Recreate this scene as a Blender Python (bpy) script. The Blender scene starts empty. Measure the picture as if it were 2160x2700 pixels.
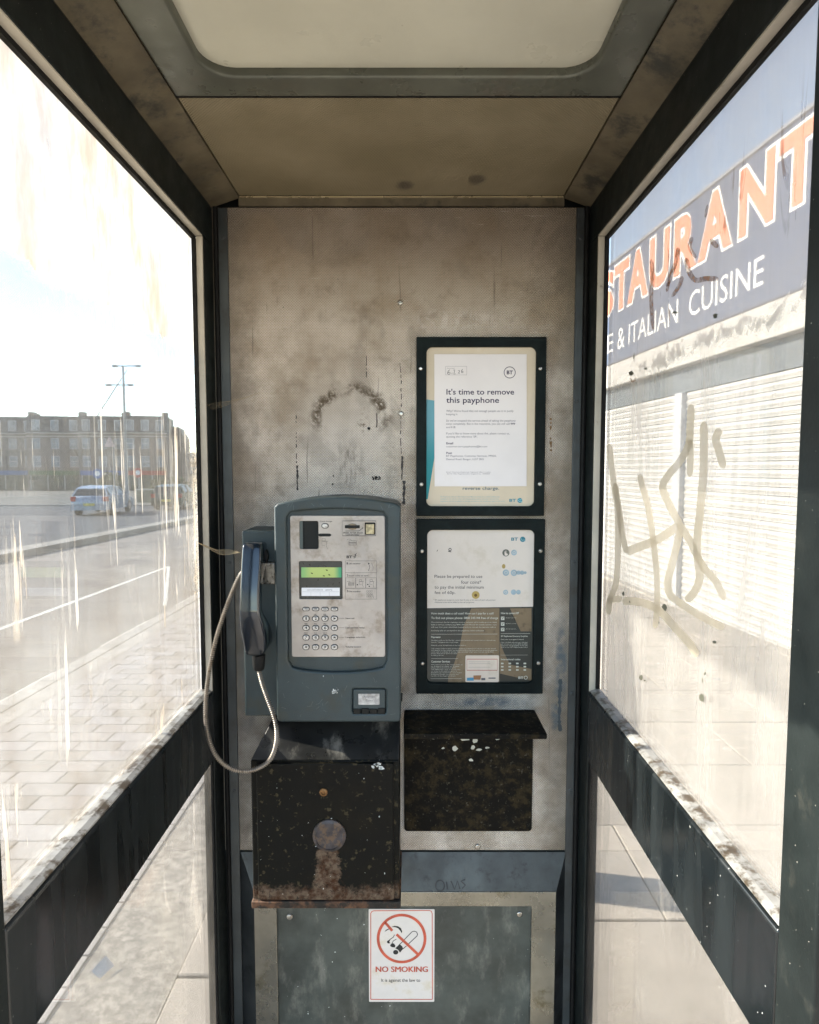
import bpy, bmesh, math, random
from mathutils import Vector, Matrix
random.seed(7)
S = bpy.context.scene
C = S.collection
R = math.radians

# ------------------------------------------------------------------ camera, sky, sun, exposure
E = 1.52                       # eye height above the kiosk floor
CY = -1.42                     # camera distance from the back panel
PITCH = R(4.03)
cam = bpy.data.cameras.new('camera'); camo = bpy.data.objects.new('camera', cam); C.objects.link(camo)
camo.location = (0, CY, E); camo.rotation_euler = (R(90) - PITCH, 0, 0)
cam.sensor_fit = 'HORIZONTAL'; cam.sensor_width = 36; cam.lens = 1334 / 1725 * 36
cam.clip_start = .02; cam.clip_end = 3000
S.camera = camo
SUN_AZ = R(-79); SUN_EL = R(30)      # azimuth from +Y towards +X
w = bpy.data.worlds.new('World'); S.world = w; w.use_nodes = True
wn = w.node_tree; bg = wn.nodes['Background']
sky = wn.nodes.new('ShaderNodeTexSky'); sky.sky_type = 'NISHITA'; sky.sun_disc = False
sky.sun_elevation = SUN_EL; sky.sun_rotation = SUN_AZ; sky.air_density = .8; sky.dust_density = .3; sky.ozone_density = 1.0
wb = wn.nodes.new('ShaderNodeMix'); wb.data_type = 'RGBA'; wb.blend_type = 'MULTIPLY'; wb.inputs[0].default_value = 1; wb.inputs[7].default_value = (1.07, 1.0, .88, 1)   # the film's warm balance
wn.links.new(sky.outputs[0], wb.inputs[6]); wn.links.new(wb.outputs[2], bg.inputs[0]); bg.inputs[1].default_value = .12
sl = bpy.data.lights.new('sun', 'SUN'); sl.energy = 2.9; sl.angle = R(.6); sl.color = (1, .90, .76)
so = bpy.data.objects.new('sun', sl); C.objects.link(so); so.location = (-20, 5, 20)
sd = Vector((math.sin(SUN_AZ) * math.cos(SUN_EL), math.cos(SUN_AZ) * math.cos(SUN_EL), math.sin(SUN_EL)))
so.rotation_euler = (-sd).to_track_quat('-Z', 'Y').to_euler()
S.view_settings.view_transform = 'Standard'; S.view_settings.look = 'None'
S.view_settings.exposure = 2.95; S.view_settings.gamma = 1; S.view_settings.use_curve_mapping = False
S.render.engine = 'CYCLES'
S.cycles.transparent_max_bounces = 24; S.cycles.max_bounces = 10; S.cycles.diffuse_bounces = 6
S.cycles.caustics_reflective = False; S.cycles.caustics_refractive = False

# ------------------------------------------------------------------ measuring: a ray of the survey photo met with a plane
cp_, sp_ = math.cos(PITCH), math.sin(PITCH)
def ray(px, py):
    u = (px - 862.5) / 1334; v = (1078 - py) / 1334
    return Vector((u, cp_ + v * sp_, -sp_ + v * cp_))
def P(px, py, y):
    d = ray(px, py); t = (y - CY) / d.y
    return (d.x * t, E + d.z * t)
def PX(px, py, x):                   # on a side plane x = const -> (y, z)
    d = ray(px, py); t = x / d.x
    return (CY + d.y * t, E + d.z * t)
def cp(x, y): return ((760 + x / 5.132) / 1.2522, (1340 + y / 5.132) / 1.2522)
def c5(x, y): return ((620 + x / 3.267) / 1.2522, (1280 + y / 3.267) / 1.2522)
def c6(x, y): return ((1080 + x / 4.147) / 1.2522, (860 + y / 4.147) / 1.2522)
def c7(x, y): return ((1080 + x / 4.227) / 1.2522, (1350 + y / 4.227) / 1.2522)
def c8(x, y): return ((560 + x / 1.725) / 1.2522, (1800 + y / 1.725) / 1.2522)
def cs(x, y): return ((940 + x / 7.1875) / 1.2522, (2360 + y / 7.1875) / 1.2522)
def r3(x, y): return ((1480 + x / 3.08) / 1.2522, (1150 + y / 3.08) / 1.2522)
def r4(x, y): return ((1500 + x / 2.913) / 1.2522, (460 + y / 2.913) / 1.2522)
def g(y): return -.015 * max(0.0, y - 1.0)      # the street falls gently away

# ------------------------------------------------------------------ materials
def col4(c): return (c[0], c[1], c[2], 1)
class NT:
    def __init__(s, name):
        s.m = bpy.data.materials.new(name); s.m.use_nodes = True
        s.t = s.m.node_tree; s.t.nodes.clear()
        s.out = s.n('ShaderNodeOutputMaterial')
    def n(s, typ, **kw):
        x = s.t.nodes.new(typ)
        for k, v in kw.items(): setattr(x, k, v)
        return x
    def l(s, a, b): s.t.links.new(a, b)
    def put(s, sock, v):
        if isinstance(v, bpy.types.NodeSocket): s.l(v, sock)
        elif v is not None:
            sock.default_value = v
    def math(s, op, a, b=None, c=None, clamp=False):
        x = s.n('ShaderNodeMath', operation=op, use_clamp=clamp)
        s.put(x.inputs[0], a)
        if b is not None: s.put(x.inputs[1], b)
        if c is not None: s.put(x.inputs[2], c)
        return x.outputs[0]
    def pos(s):
        if not hasattr(s, '_p'): s._p = s.n('ShaderNodeNewGeometry').outputs['Position']
        return s._p
    def xyz(s):
        if not hasattr(s, '_x'):
            a = s.n('ShaderNodeSeparateXYZ'); s.l(s.pos(), a.inputs[0]); s._x = a.outputs
        return s._x
    def scaled(s, sc):
        a = s.n('ShaderNodeVectorMath', operation='MULTIPLY'); s.l(s.pos(), a.inputs[0]); a.inputs[1].default_value = sc
        return a.outputs[0]
    def noise(s, scale, detail=4, rough=.6, vec=None, dist=0):
        a = s.n('ShaderNodeTexNoise'); s.l(vec or s.pos(), a.inputs['Vector'])
        a.inputs['Scale'].default_value = scale; a.inputs['Detail'].default_value = detail
        a.inputs['Roughness'].default_value = rough; a.inputs['Distortion'].default_value = dist
        return a.outputs['Fac']
    def ramp(s, fac, a, b, lo=0.0, hi=1.0):
        x = s.n('ShaderNodeMapRange', clamp=True); x.interpolation_type = 'SMOOTHSTEP'
        s.put(x.inputs[0], fac); x.inputs[1].default_value = a; x.inputs[2].default_value = b
        x.inputs[3].default_value = lo; x.inputs[4].default_value = hi
        return x.outputs[0]
    def mix(s, fac, a, b, mode='MIX'):
        x = s.n('ShaderNodeMix', data_type='RGBA', blend_type=mode)
        s.put(x.inputs[0], fac)
        s.put(x.inputs[6], col4(a) if isinstance(a, tuple) else a)
        s.put(x.inputs[7], col4(b) if isinstance(b, tuple) else b)
        return x.outputs[2]
    def blob(s, cx, cz, rx, rz, soft=.6):
        a = s.math('MULTIPLY', s.math('SUBTRACT', s.xyz()[0], cx), 1 / rx)
        b = s.math('MULTIPLY', s.math('SUBTRACT', s.xyz()[2], cz), 1 / rz)
        d = s.math('SQRT', s.math('ADD', s.math('MULTIPLY', a, a), s.math('MULTIPLY', b, b)))
        return s.ramp(d, 1 - soft, 1.0, 1, 0), d
    def bsdf(s, color, rough=.5, metal=0, bump=None, bstr=.2, bdist=.002, spec=None, coat=0):
        b = s.n('ShaderNodeBsdfPrincipled')
        s.put(b.inputs['Base Color'], col4(color) if isinstance(color, tuple) else color)
        s.put(b.inputs['Roughness'], rough); s.put(b.inputs['Metallic'], metal)
        if spec is not None: b.inputs['Specular IOR Level'].default_value = spec
        if coat: b.inputs['Coat Weight'].default_value = coat; b.inputs['Coat Roughness'].default_value = .12
        if bump is not None:
            k = s.n('ShaderNodeBump'); k.inputs['Strength'].default_value = bstr; k.inputs['Distance'].default_value = bdist
            s.l(bump, k.inputs['Height']); s.l(k.outputs[0], b.inputs['Normal'])
        s.l(b.outputs[0], s.out.inputs[0]); return b

MATS = {}
def M(name, c, rough=.55, metal=0, var=.18, scale=7, dirt=None, dscale=14, dlo=.52, dhi=.68, bump=.15, bscale=220, spots=None, sscale=260, sthr=.74, coat=0, spec=None, stretch=None):
    if name in MATS: return MATS[name]
    t = NT(name)
    n1 = t.noise(scale, 5)
    col = t.mix(t.ramp(n1, .3, .7), tuple(x * (1 - var) for x in c), tuple(min(1, x * (1 + var)) for x in c))
    if dirt: col = t.mix(t.ramp(t.noise(dscale, 6, .7, t.scaled(stretch) if stretch else None), dlo, dhi), col, dirt)
    if spots: col = t.mix(t.ramp(t.noise(sscale, 2, .5), sthr, sthr + .03), col, spots)
    rr_ = t.ramp(t.noise(scale * 2.3, 4), .3, .7, max(.02, rough - .09), min(1, rough + .09))
    t.bsdf(col, rr_, metal, t.noise(bscale, 3), bump, .001, spec, coat)
    MATS[name] = t.m; return t.m

def emboss(t, pitch, plane='xz'):
    x = t.xyz(); a, b = (x[0], x[2]) if plane == 'xz' else (x[0], x[1])
    k = 2 * math.pi / pitch
    return t.math('MULTIPLY', t.math('SINE', t.math('MULTIPLY', a, k)), t.math('SINE', t.math('MULTIPLY', b, k)))

def back_panel_mat():
    t = NT('grimy_embossed_panel')
    n = t.noise(5, 6, .65); n2 = t.noise(18, 5, .7)
    col = t.mix(t.ramp(n, .32, .68), (.34, .275, .20), (.72, .65, .57))
    col = t.mix(t.ramp(n2, .48, .78, 0, .6), col, (.15, .11, .07))
    # rusty brown staining towards the top of the panel
    zz = t.ramp(t.math('ADD', t.xyz()[2], t.math('MULTIPLY', n, .35)), 1.93, 2.25)
    col = t.mix(t.math('MULTIPLY', zz, .72), col, (.14, .10, .055))
    hl = t.ramp(t.noise(1, 4, .6, t.scaled((120, 1, 5)), .5), .66, .70, 0, .55)
    col = t.mix(hl, col, (.10, .075, .05))
    hl = t.ramp(t.noise(1, 3, .6, t.scaled((9, 1, 150)), 1.5), .70, .73, 0, .5)
    col = t.mix(hl, col, (.62, .58, .52))
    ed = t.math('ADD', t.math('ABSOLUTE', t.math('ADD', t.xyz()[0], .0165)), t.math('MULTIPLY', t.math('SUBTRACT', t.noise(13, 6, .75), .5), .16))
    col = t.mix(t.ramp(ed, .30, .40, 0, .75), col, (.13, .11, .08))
    # wiped pale area beside the phone
    cx, cz = P(735, 900, 0)
    bl, d = t.blob(cx, cz, .17, .2, .8)
    col = t.mix(t.math('MULTIPLY', bl, .5), col, (.62, .57, .52))
    cx, cz = P(740, 885, 0)
    bl, d = t.blob(cx, cz, .092, .085, .5)
    ring = t.math('MULTIPLY', t.ramp(d, .56, .78), t.ramp(d, .84, 1.12, 1, 0))
    ring = t.math('MULTIPLY', t.math('MULTIPLY', ring, t.ramp(t.noise(31, 4, .6), .40, .56)), t.ramp(t.xyz()[2], cz - .045, cz + .01))
    sp = t.ramp(t.noise(85, 6, .8), .40, .52)
    col = t.mix(t.math('MULTIPLY', ring, sp), col, (.075, .05, .022))
    cx, cz = P(765, 885, 0); bl, d = t.blob(cx, cz, .022, .045, .8)
    col = t.mix(t.math('MULTIPLY', bl, t.ramp(t.noise(110, 5, .8), .5, .62)), col, (.09, .06, .025))
    cx, cz = P(735, 975, 0); bl, d = t.blob(cx, cz, .05, .085, .9)
    col = t.mix(t.math('MULTIPLY', bl, t.ramp(t.noise(30, 5, .8, t.scaled((2.4, 1, .5))), .42, .62, 0, .75)), col, (.12, .095, .07))
    # smear over the upper notice
    cx, cz = P(960, 672, 0); bl, d = t.blob(cx, cz, .14, .035, .9)
    col = t.mix(t.math('MULTIPLY', bl, t.ramp(t.noise(26, 4, .6, None, 1.5), .42, .6, 0, .5)), col, (.72, .68, .64))
    # wide diagonal wipes
    dw = t.noise(3.2, 4, .6, t.scaled((1.4, 1, .9)), 2.2)
    col = t.mix(t.ramp(dw, .52, .62, 0, .3), col, (.17, .145, .115))
    # blue grey paint dabs right of the notices
    for (px, py, rx, rz, a) in ((1182, 1400, .018, .16, .9), (1170, 1500, .016, .07, .9), (1020, 1478, .12, .018, .8), (870, 1440, .02, .06, .3), (518, 1330, .03, .35, .5)):
        cx, cz = P(px, py, 0); bl, d = t.blob(cx, cz, rx, rz, .7)
        col = t.mix(t.math('MULTIPLY', bl, t.ramp(t.noise(24, 4, .7), .38, .6, 0, a)), col, (.09, .125, .15))
    col = t.mix(t.ramp(t.noise(150, 2, .5), .735, .76), col, (.04, .028, .02))
    em = emboss(t, .0058)
    col = t.mix(t.ramp(em, -.9, -.1, .6, 0), col, (.08, .06, .042))
    t.bsdf(col, t.ramp(n, .3, .7, .42, .62), 0, em, .8, .0010)
    return t.m
def ceiling_mat():
    t = NT('dimpled_ceiling_panel')
    n = t.noise(4, 5, .6)
    col = t.mix(t.ramp(n, .3, .7), (.175, .145, .085), (.25, .21, .135))
    for (px, py) in ((852, 390), (1004, 378)):
        d0 = ray(px, py); tt = (2.105 - E) / d0.z
        cx, cyy = d0.x * tt, CY + d0.y * tt
        a = t.math('MULTIPLY', t.math('SUBTRACT', t.xyz()[0], cx), 1 / .022); b = t.math('MULTIPLY', t.math('SUBTRACT', t.xyz()[1], cyy), 1 / .03)
        d = t.math('SQRT', t.math('ADD', t.math('MULTIPLY', a, a), t.math('MULTIPLY', b, b)))
        d = t.math('ADD', d, t.math('MULTIPLY', t.math('SUBTRACT', t.noise(40), .5), .8))
        col = t.mix(t.ramp(d, .3, 1.1, .8, 0), col, (.05, .04, .03))
    em = emboss(t, .0058, 'xy')
    col = t.mix(t.ramp(em, -.9, -.2, .35, 0), col, (.09, .07, .05))
    t.bsdf(col, .5, 0, em, .6, .0008)
    return t.m
def rail_mat():
    t = NT('dark_rail_paint')
    st = t.noise(6, 3, .5, t.scaled((1, 3.2, .35)), .6)
    col = t.mix(t.ramp(st, .4, .62), (.005, .0068, .0075), (.008, .011, .012))
    col = t.mix(t.ramp(t.noise(5, 5, .7), .62, .8, 0, .6), col, (.07, .075, .075))
    col = t.mix(t.ramp(t.noise(170, 2), .745, .76), col, (.45, .45, .42))
    t.bsdf(col, t.ramp(st, .38, .62, .2, .4), 0, t.noise(12, 3), .25, .004)
    return t.m
def chipped_black_mat():
    t = NT('chipped_black_paint')
    n = t.noise(58, 5, .66)
    col = t.mix(t.ramp(n, .58, .66), (.0035, .004, .0035), (.05, .041, .023))
    col = t.mix(t.ramp(t.noise(9, 5, .7), .45, .75, 0, .55), col, (.010, .008, .004))
    # bare rusted metal along the foot and below the lock
    z = t.math('ADD', t.xyz()[2], t.math('MULTIPLY', t.noise(26, 6, .75), .07))
    rust = t.ramp(z, .682, .70, 1, 0)
    cx, cz = P(690, 1838, -.17)
    a = t.math('ABSOLUTE', t.math('SUBTRACT', t.xyz()[0], cx))
    wv = t.math('ADD', t.math('MULTIPLY', t.math('SUBTRACT', .80, t.xyz()[2]), .16), t.math('MULTIPLY', t.noise(55, 6, .75), .05)) if False else t.math('ADD', t.math('MULTIPLY', t.math('SUBTRACT', .80, t.xyz()[2]), .14), t.math('MULTIPLY', t.math('SUBTRACT', t.noise(55, 6, .75), .32), .05))
    keyh = t.math('MULTIPLY', t.ramp(t.math('SUBTRACT', a, wv), -.004, .004, 1, 0), t.ramp(t.xyz()[2], .735, .745, 1, 0))
    rust = t.math('MAXIMUM', rust, keyh)
    rust = t.math('MULTIPLY', rust, t.ramp(t.noise(75, 6, .8), .33, .5))
    rc = t.mix(t.ramp(t.noise(60, 6, .75), .35, .65), (.04, .016, .007), (.12, .088, .062))
    col = t.mix(rust, col, rc)
    col = t.mix(t.ramp(t.noise(120, 2), .74, .755), col, (.6, .62, .6))
    t.bsdf(col, t.math('ADD', .42, t.math('MULTIPLY', rust, .3)), 0, n, .5, .0012, .1)
    return t.m
def shelf_mat():
    t = NT('rotten_black_laminate')
    n = t.noise(42, 6, .72)
    col = t.mix(t.ramp(n, .46, .64), (.004, .0035, .0025), (.028, .020, .009))
    col = t.mix(t.ramp(t.noise(110, 4, .7), .6, .68, 0, .6), col, (.11, .10, .075))
    t.bsdf(col, .7, 0, n, .6, .0012, .12)
    return t.m
def glass_mat(name, kind):
    t = NT(name); x = t.xyz()
    tr = t.n('ShaderNodeBsdfTransparent'); gl = t.n('ShaderNodeBsdfGlossy'); gl.inputs['Roughness'].default_value = .02
    tr.inputs[0].default_value = (.80, .83, .86, 1) if kind == 'left' else (.975, .985, .98, 1)
    fr = t.n('ShaderNodeFresnel'); fr.inputs[0].default_value = 1.45
    clean = t.n('ShaderNodeMixShader'); t.l(t.math('MULTIPLY', fr.outputs[0], .7), clean.inputs[0]); t.l(tr.outputs[0], clean.inputs[1]); t.l(gl.outputs[0], clean.inputs[2])
    if kind == 'clear':
        t.l(clean.outputs[0], t.out.inputs[0]); return t.m
    di = t.n('ShaderNodeBsdfDiffuse'); tl = t.n('ShaderNodeBsdfTranslucent')
    dm = t.n('ShaderNodeMixShader'); dm.inputs[0].default_value = .6
    t.l(di.outputs[0], dm.inputs[1]); t.l(tl.outputs[0], dm.inputs[2])
    sm = t.noise(7, 5, .65)
    if kind == 'left':
        base = t.math('ADD', t.ramp(sm, .3, .75, .02, .09), t.ramp(x[2], E - .32, E - .06, .19, .025))
        # run marks, long and thin
        s1 = t.ramp(t.noise(1, 4, .62, t.scaled((1, 46, 2.6)), .35), .585, .64, 0, .9)
        gate = t.ramp(t.noise(4, 3), .40, .56)
        s2 = t.ramp(t.noise(1, 3, .6, t.scaled((1, 120, 5))), .66, .71, 0, .45)
        f = t.math('MAXIMUM', base, t.math('MAXIMUM', t.math('MULTIPLY', s1, gate), s2))
        # paste left by fly posters, above a level torn edge
        edge = t.math('ADD', x[2], t.math('MULTIPLY', t.math('SUBTRACT', t.noise(9, 6, .75), .5), .10))
        pst = t.ramp(edge, E + .232, E + .245)
        f = t.math('MAXIMUM', f, t.math('MULTIPLY', pst, t.ramp(t.noise(5, 4, .6, t.scaled((1, 1.6, .6))), .3, .65, .55, .93)))
        # smears near the back jamb
        e2 = t.math('ADD', x[1], t.math('MULTIPLY', t.math('SUBTRACT', t.noise(16, 6, .8), .5), .12))
        jm = t.math('MULTIPLY', t.math('MULTIPLY', t.ramp(e2, -.112, -.08), t.ramp(x[2], E - .36, E - .22)), t.ramp(t.noise(30, 5, .8, t.scaled((1, .7, 2)), 1.5), .42, .6, .35, .9))
        f = t.math('MAXIMUM', f, jm)
        c = t.mix(t.ramp(t.noise(10, 5, .7, t.scaled((1, 1.5, .5))), .42, .66), (.34, .325, .30), (.235, .20, .155))
    elif kind == 'right':
        base = t.ramp(x[2], E + .12, E + .2, .25, .44)  # pale veil of haze painted into the pane, denser above, fades the sign
        wsh = t.ramp(t.noise(1, 4, .6, t.scaled((1, 11, 1.6)), .4), .45, .64, 0, .26)
        below = t.ramp(x[2], E + .14, E + .2, 1, .25)
        f = t.math('ADD', base, t.math('MULTIPLY', wsh, below))
        # torn paste line
        lz = t.math('ABSOLUTE', t.math('SUBTRACT', t.math('ADD', x[2], t.math('MULTIPLY', t.math('SUBTRACT', t.noise(14, 6, .75), .5), .09)), E + .178))
        fy = t.ramp(x[1], -.26, -.22, 1, 0)
        ln = t.math('MULTIPLY', t.math('MULTIPLY', t.ramp(lz, .004, .022, 1, 0), fy), t.ramp(t.noise(34, 5, .7), .36, .55, .25, .95))
        f = t.math('MAXIMUM', f, ln)
        # rusty drips over the sign
        dr = t.ramp(t.noise(1, 4, .65, t.scaled((1, 34, 5)), .8), .60, .66, 0, .8)
        gate = t.math('MULTIPLY', t.ramp(t.noise(5, 3), .45, .56), t.math('MULTIPLY', fy, t.math('MULTIPLY', t.ramp(x[2], E + .19, E + .22), t.ramp(x[2], E + .34, E + .43, 1, 0))))
        dd = t.math('MULTIPLY', dr, gate)
        f = t.math('MAXIMUM', f, dd)
        c = t.mix(dd, t.mix(t.ramp(x[2], E + .16, E + .2), (.40, .385, .36), (.60, .56, .53)), (.16, .09, .05))  # veil coloured brighter in the upper pane; drips keep their brown
    else:
        base = t.ramp(sm, .3, .75, .04, .14)
        s2 = t.ramp(t.noise(1, 4, .6, t.scaled((3, 9, 2.2)), 1.2), .58, .66, 0, .3)
        f = t.math('MAXIMUM', base, s2); c = t.mix(sm, (.4, .38, .36), (.3, .28, .25))
    t.l(c, di.inputs[0]); t.l(c, tl.inputs[0])
    fin = t.n('ShaderNodeMixShader'); t.l(f, fin.inputs[0]); t.l(clean.outputs[0], fin.inputs[1]); t.l(dm.outputs[0], fin.inputs[2])
    t.l(fin.outputs[0], t.out.inputs[0]); return t.m
def film_mat(name, c, alpha, var=.25, scale=20):
    t = NT(name)
    tr = t.n('ShaderNodeBsdfTransparent'); di = t.n('ShaderNodeBsdfDiffuse'); tl = t.n('ShaderNodeBsdfTranslucent'); di.inputs[0].default_value = col4(c); tl.inputs[0].default_value = col4(c)
    dm = t.n('ShaderNodeMixShader'); dm.inputs[0].default_value = .5; t.l(di.outputs[0], dm.inputs[1]); t.l(tl.outputs[0], dm.inputs[2])
    f = t.ramp(t.noise(scale, 4), .3, .7, alpha * (1 - var), min(1, alpha * (1 + var)))
    fin = t.n('ShaderNodeMixShader'); t.l(f, fin.inputs[0]); t.l(tr.outputs[0], fin.inputs[1]); t.l(dm.outputs[0], fin.inputs[2]); t.l(fin.outputs[0], t.out.inputs[0])
    return t.m

# ------------------------------------------------------------------ object helpers
LOCAL = {}
def empty(name, loc, label=None, cat=None, group=None, rz=0, local=False, kind=None):
    o = bpy.data.objects.new(name, None); C.objects.link(o)
    o.location = loc; o.rotation_euler = (0, 0, rz); o.empty_display_size = .1
    LOCAL[o] = local
    tag(o, label, cat, group, kind); return o
def tag(o, label=None, cat=None, group=None, kind=None):
    if label: o['label'] = label
    if cat: o['category'] = cat
    if group: o['group'] = group
    if kind: o['kind'] = kind
    return o
def world_m(o):
    m = Matrix.Translation(o.location) @ o.rotation_euler.to_matrix().to_4x4()
    if o.parent: m = world_m(o.parent) @ o.matrix_parent_inverse @ m
    return m
def put(name, me, mat, parent=None, kind=None, label=None):
    o = bpy.data.objects.new(name, me); C.objects.link(o); me.name = name
    if mat is not None and len(me.materials) == 0:
        for m in (mat if isinstance(mat, (list, tuple)) else [mat]): me.materials.append(m)
    if parent is not None:
        o.parent = parent
        root = parent
        while root.parent: root = root.parent
        if not LOCAL.get(root, False): o.matrix_parent_inverse = world_m(parent).inverted()
    if kind: o['kind'] = kind
    if label: o['label'] = label
    return o
def smooth(me, ang=40):
    me.polygons.foreach_set('use_smooth', [True] * len(me.polygons))
    try: me.set_sharp_from_angle(angle=R(ang))
    except Exception: pass
def bev(o, w=.002, seg=2):
    b = o.modifiers.new('bevel', 'BEVEL'); b.width = w; b.segments = seg; b.limit_method = 'ANGLE'; b.angle_limit = R(35)
    smooth(o.data, 35); return o
def mesh(verts, faces, name='m'):
    me = bpy.data.meshes.new(name); me.from_pydata([tuple(v) for v in verts], [], faces); me.update(); return me
class MB:
    def __init__(s): s.v = []; s.f = []
    def box(s, x0, x1, y0, y1, z0, z1):
        b = len(s.v)
        s.v += [(x, y, z) for z in (z0, z1) for (x, y) in ((x0, y0), (x1, y0), (x1, y1), (x0, y1))]
        s.f += [tuple(b + i for i in q) for q in ((3, 2, 1, 0), (4, 5, 6, 7), (0, 1, 5, 4), (1, 2, 6, 5), (2, 3, 7, 6), (3, 0, 4, 7))]
        return s
    def add(s, vs, fs):
        b = len(s.v); s.v += [tuple(v) for v in vs]; s.f += [tuple(b + i for i in q) for q in fs]; return s
    def prism(s, pts, axis, a, b):          # pts 2D, extruded along axis from a to b
        n = len(pts)
        def mk(p, t): return {'x': (t, p[0], p[1]), 'y': (p[0], t, p[1]), 'z': (p[0], p[1], t)}[axis]
        vs = [mk(p, a) for p in pts] + [mk(p, b) for p in pts]
        fs = [tuple(range(n - 1, -1, -1)), tuple(range(n, 2 * n))] + [(i, (i + 1) % n, n + (i + 1) % n, n + i) for i in range(n)]
        return s.add(vs, fs)
    def lathe(s, prof, c, axis='y', n=20):
        vs = []; fs = []
        for (r, t) in prof:
            for i in range(n):
                a = 2 * math.pi * i / n; p, q = r * math.cos(a), r * math.sin(a)
                vs.append({'y': (c[0] + p, c[1] + t, c[2] + q), 'z': (c[0] + p, c[1] + q, c[2] + t), 'x': (c[0] + t, c[1] + p, c[2] + q)}[axis])
        for k in range(len(prof) - 1):
            for i in range(n):
                j = (i + 1) % n; fs.append((k * n + i, k * n + j, (k + 1) * n + j, (k + 1) * n + i))
        fs.append(tuple(range(n))); fs.append(tuple((len(prof) - 1) * n + i for i in reversed(range(n))))
        return s.add(vs, fs)
    def tube(s, pts, rad, n=8):
        pts = [Vector(p) for p in pts]; rs = rad if isinstance(rad, (list, tuple)) else [rad] * len(pts)
        vs = []; fs = []; up = None
        for i, p in enumerate(pts):
            d = (pts[min(i + 1, len(pts) - 1)] - pts[max(i - 1, 0)]).normalized()
            if up is None: up = d.orthogonal().normalized()
            up = (up - d * up.dot(d)).normalized(); sd_ = d.cross(up)
            for k in range(n):
                a = 2 * math.pi * k / n; vs.append(p + (up * math.cos(a) + sd_ * math.sin(a)) * rs[i])
        for i in range(len(pts) - 1):
            for k in range(n):
                j = (k + 1) % n; fs.append((i * n + k, i * n + j, (i + 1) * n + j, (i + 1) * n + k))
        fs.append(tuple(reversed(range(n)))); fs.append(tuple((len(pts) - 1) * n + k for k in range(n)))
        return s.add(vs, fs)
    def mesh(s, fix=True):
        me = mesh(s.v, s.f)
        if fix:
            bm = bmesh.new(); bm.from_mesh(me); bmesh.ops.recalc_face_normals(bm, faces=bm.faces); bm.to_mesh(me); bm.free()
        return me
def box(name, x0, x1, y0, y1, z0, z1, mat, parent=None, b=0, **kw):
    me = MB().box(min(x0, x1), max(x0, x1), min(y0, y1), max(y0, y1), min(z0, z1), max(z0, z1)).mesh(False)
    o = put(name, me, mat, parent, **kw)
    if b: bev(o, b)
    return o
def rr(x0, x1, z0, z1, r, n=5):
    x0, x1 = min(x0, x1), max(x0, x1); z0, z1 = min(z0, z1), max(z0, z1); out = []
    for cx, cz, a0 in ((x1 - r, z0 + r, -90), (x1 - r, z1 - r, 0), (x0 + r, z1 - r, 90), (x0 + r, z0 + r, 180)):
        for i in range(n + 1):
            a = R(a0 + 90 * i / n); out.append((cx + r * math.cos(a), cz + r * math.sin(a)))
    return out
def rrp(a, b, r, y, n=5):               # rounded rectangle between two photo points on plane y
    (x0, z0), (x1, z1) = P(*a, y), P(*b, y); return rr(x0, x1, z0, z1, r, n)
def curve_mesh(outlines, half, bevel=0, seg=2):
    c = bpy.data.curves.new('c', 'CURVE'); c.dimensions = '2D'; c.fill_mode = 'BOTH'
    c.extrude = max(0, half - bevel); c.bevel_depth = bevel; c.bevel_resolution = seg; c.offset = -bevel
    for pts in outlines:
        sp = c.splines.new('POLY'); sp.points.add(len(pts) - 1)
        for i, p in enumerate(pts): sp.points[i].co = (p[0], p[1], 0, 1)
        sp.use_cyclic_u = True
    o = bpy.data.objects.new('c', c); me = bpy.data.meshes.new_from_object(o)
    bpy.data.objects.remove(o); bpy.data.curves.remove(c); me.materials.clear(); return me
def plate(name, outlines, y0, y1, mat, parent, bevel=0, **kw):   # upright plate facing -y, outlines in (x, z)
    me = curve_mesh(outlines, abs(y1 - y0) / 2, bevel); yc = (y0 + y1) / 2
    for v in me.vertices: v.co = (v.co.x, yc - v.co.z, v.co.y)
    smooth(me, 35); return put(name, me, mat, parent, **kw)
def plateH(name, outlines, z0, z1, mat, parent, bevel=0, **kw):
    me = curve_mesh(outlines, abs(z1 - z0) / 2, bevel); zc = (z0 + z1) / 2
    for v in me.vertices: v.co = (v.co.x, v.co.y, zc + v.co.z)
    smooth(me, 35); return put(name, me, mat, parent, **kw)
TC = {}
def text_mesh(s, bold=0.0):
    key = (s, bold)
    if key in TC: return TC[key]
    c = bpy.data.curves.new('t', 'FONT'); c.body = s; c.size = 1; c.resolution_u = 3; c.offset = bold; c.fill_mode = 'FRONT'; c.extrude = 0
    o = bpy.data.objects.new('t', c); me = bpy.data.meshes.new_from_object(o)
    vs = [tuple(v.co) for v in me.vertices]; fs = [tuple(p.vertices) for p in me.polygons]
    bpy.data.objects.remove(o); bpy.data.curves.remove(c); bpy.data.meshes.remove(me)
    TC[key] = (vs, fs); return TC[key]
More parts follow.
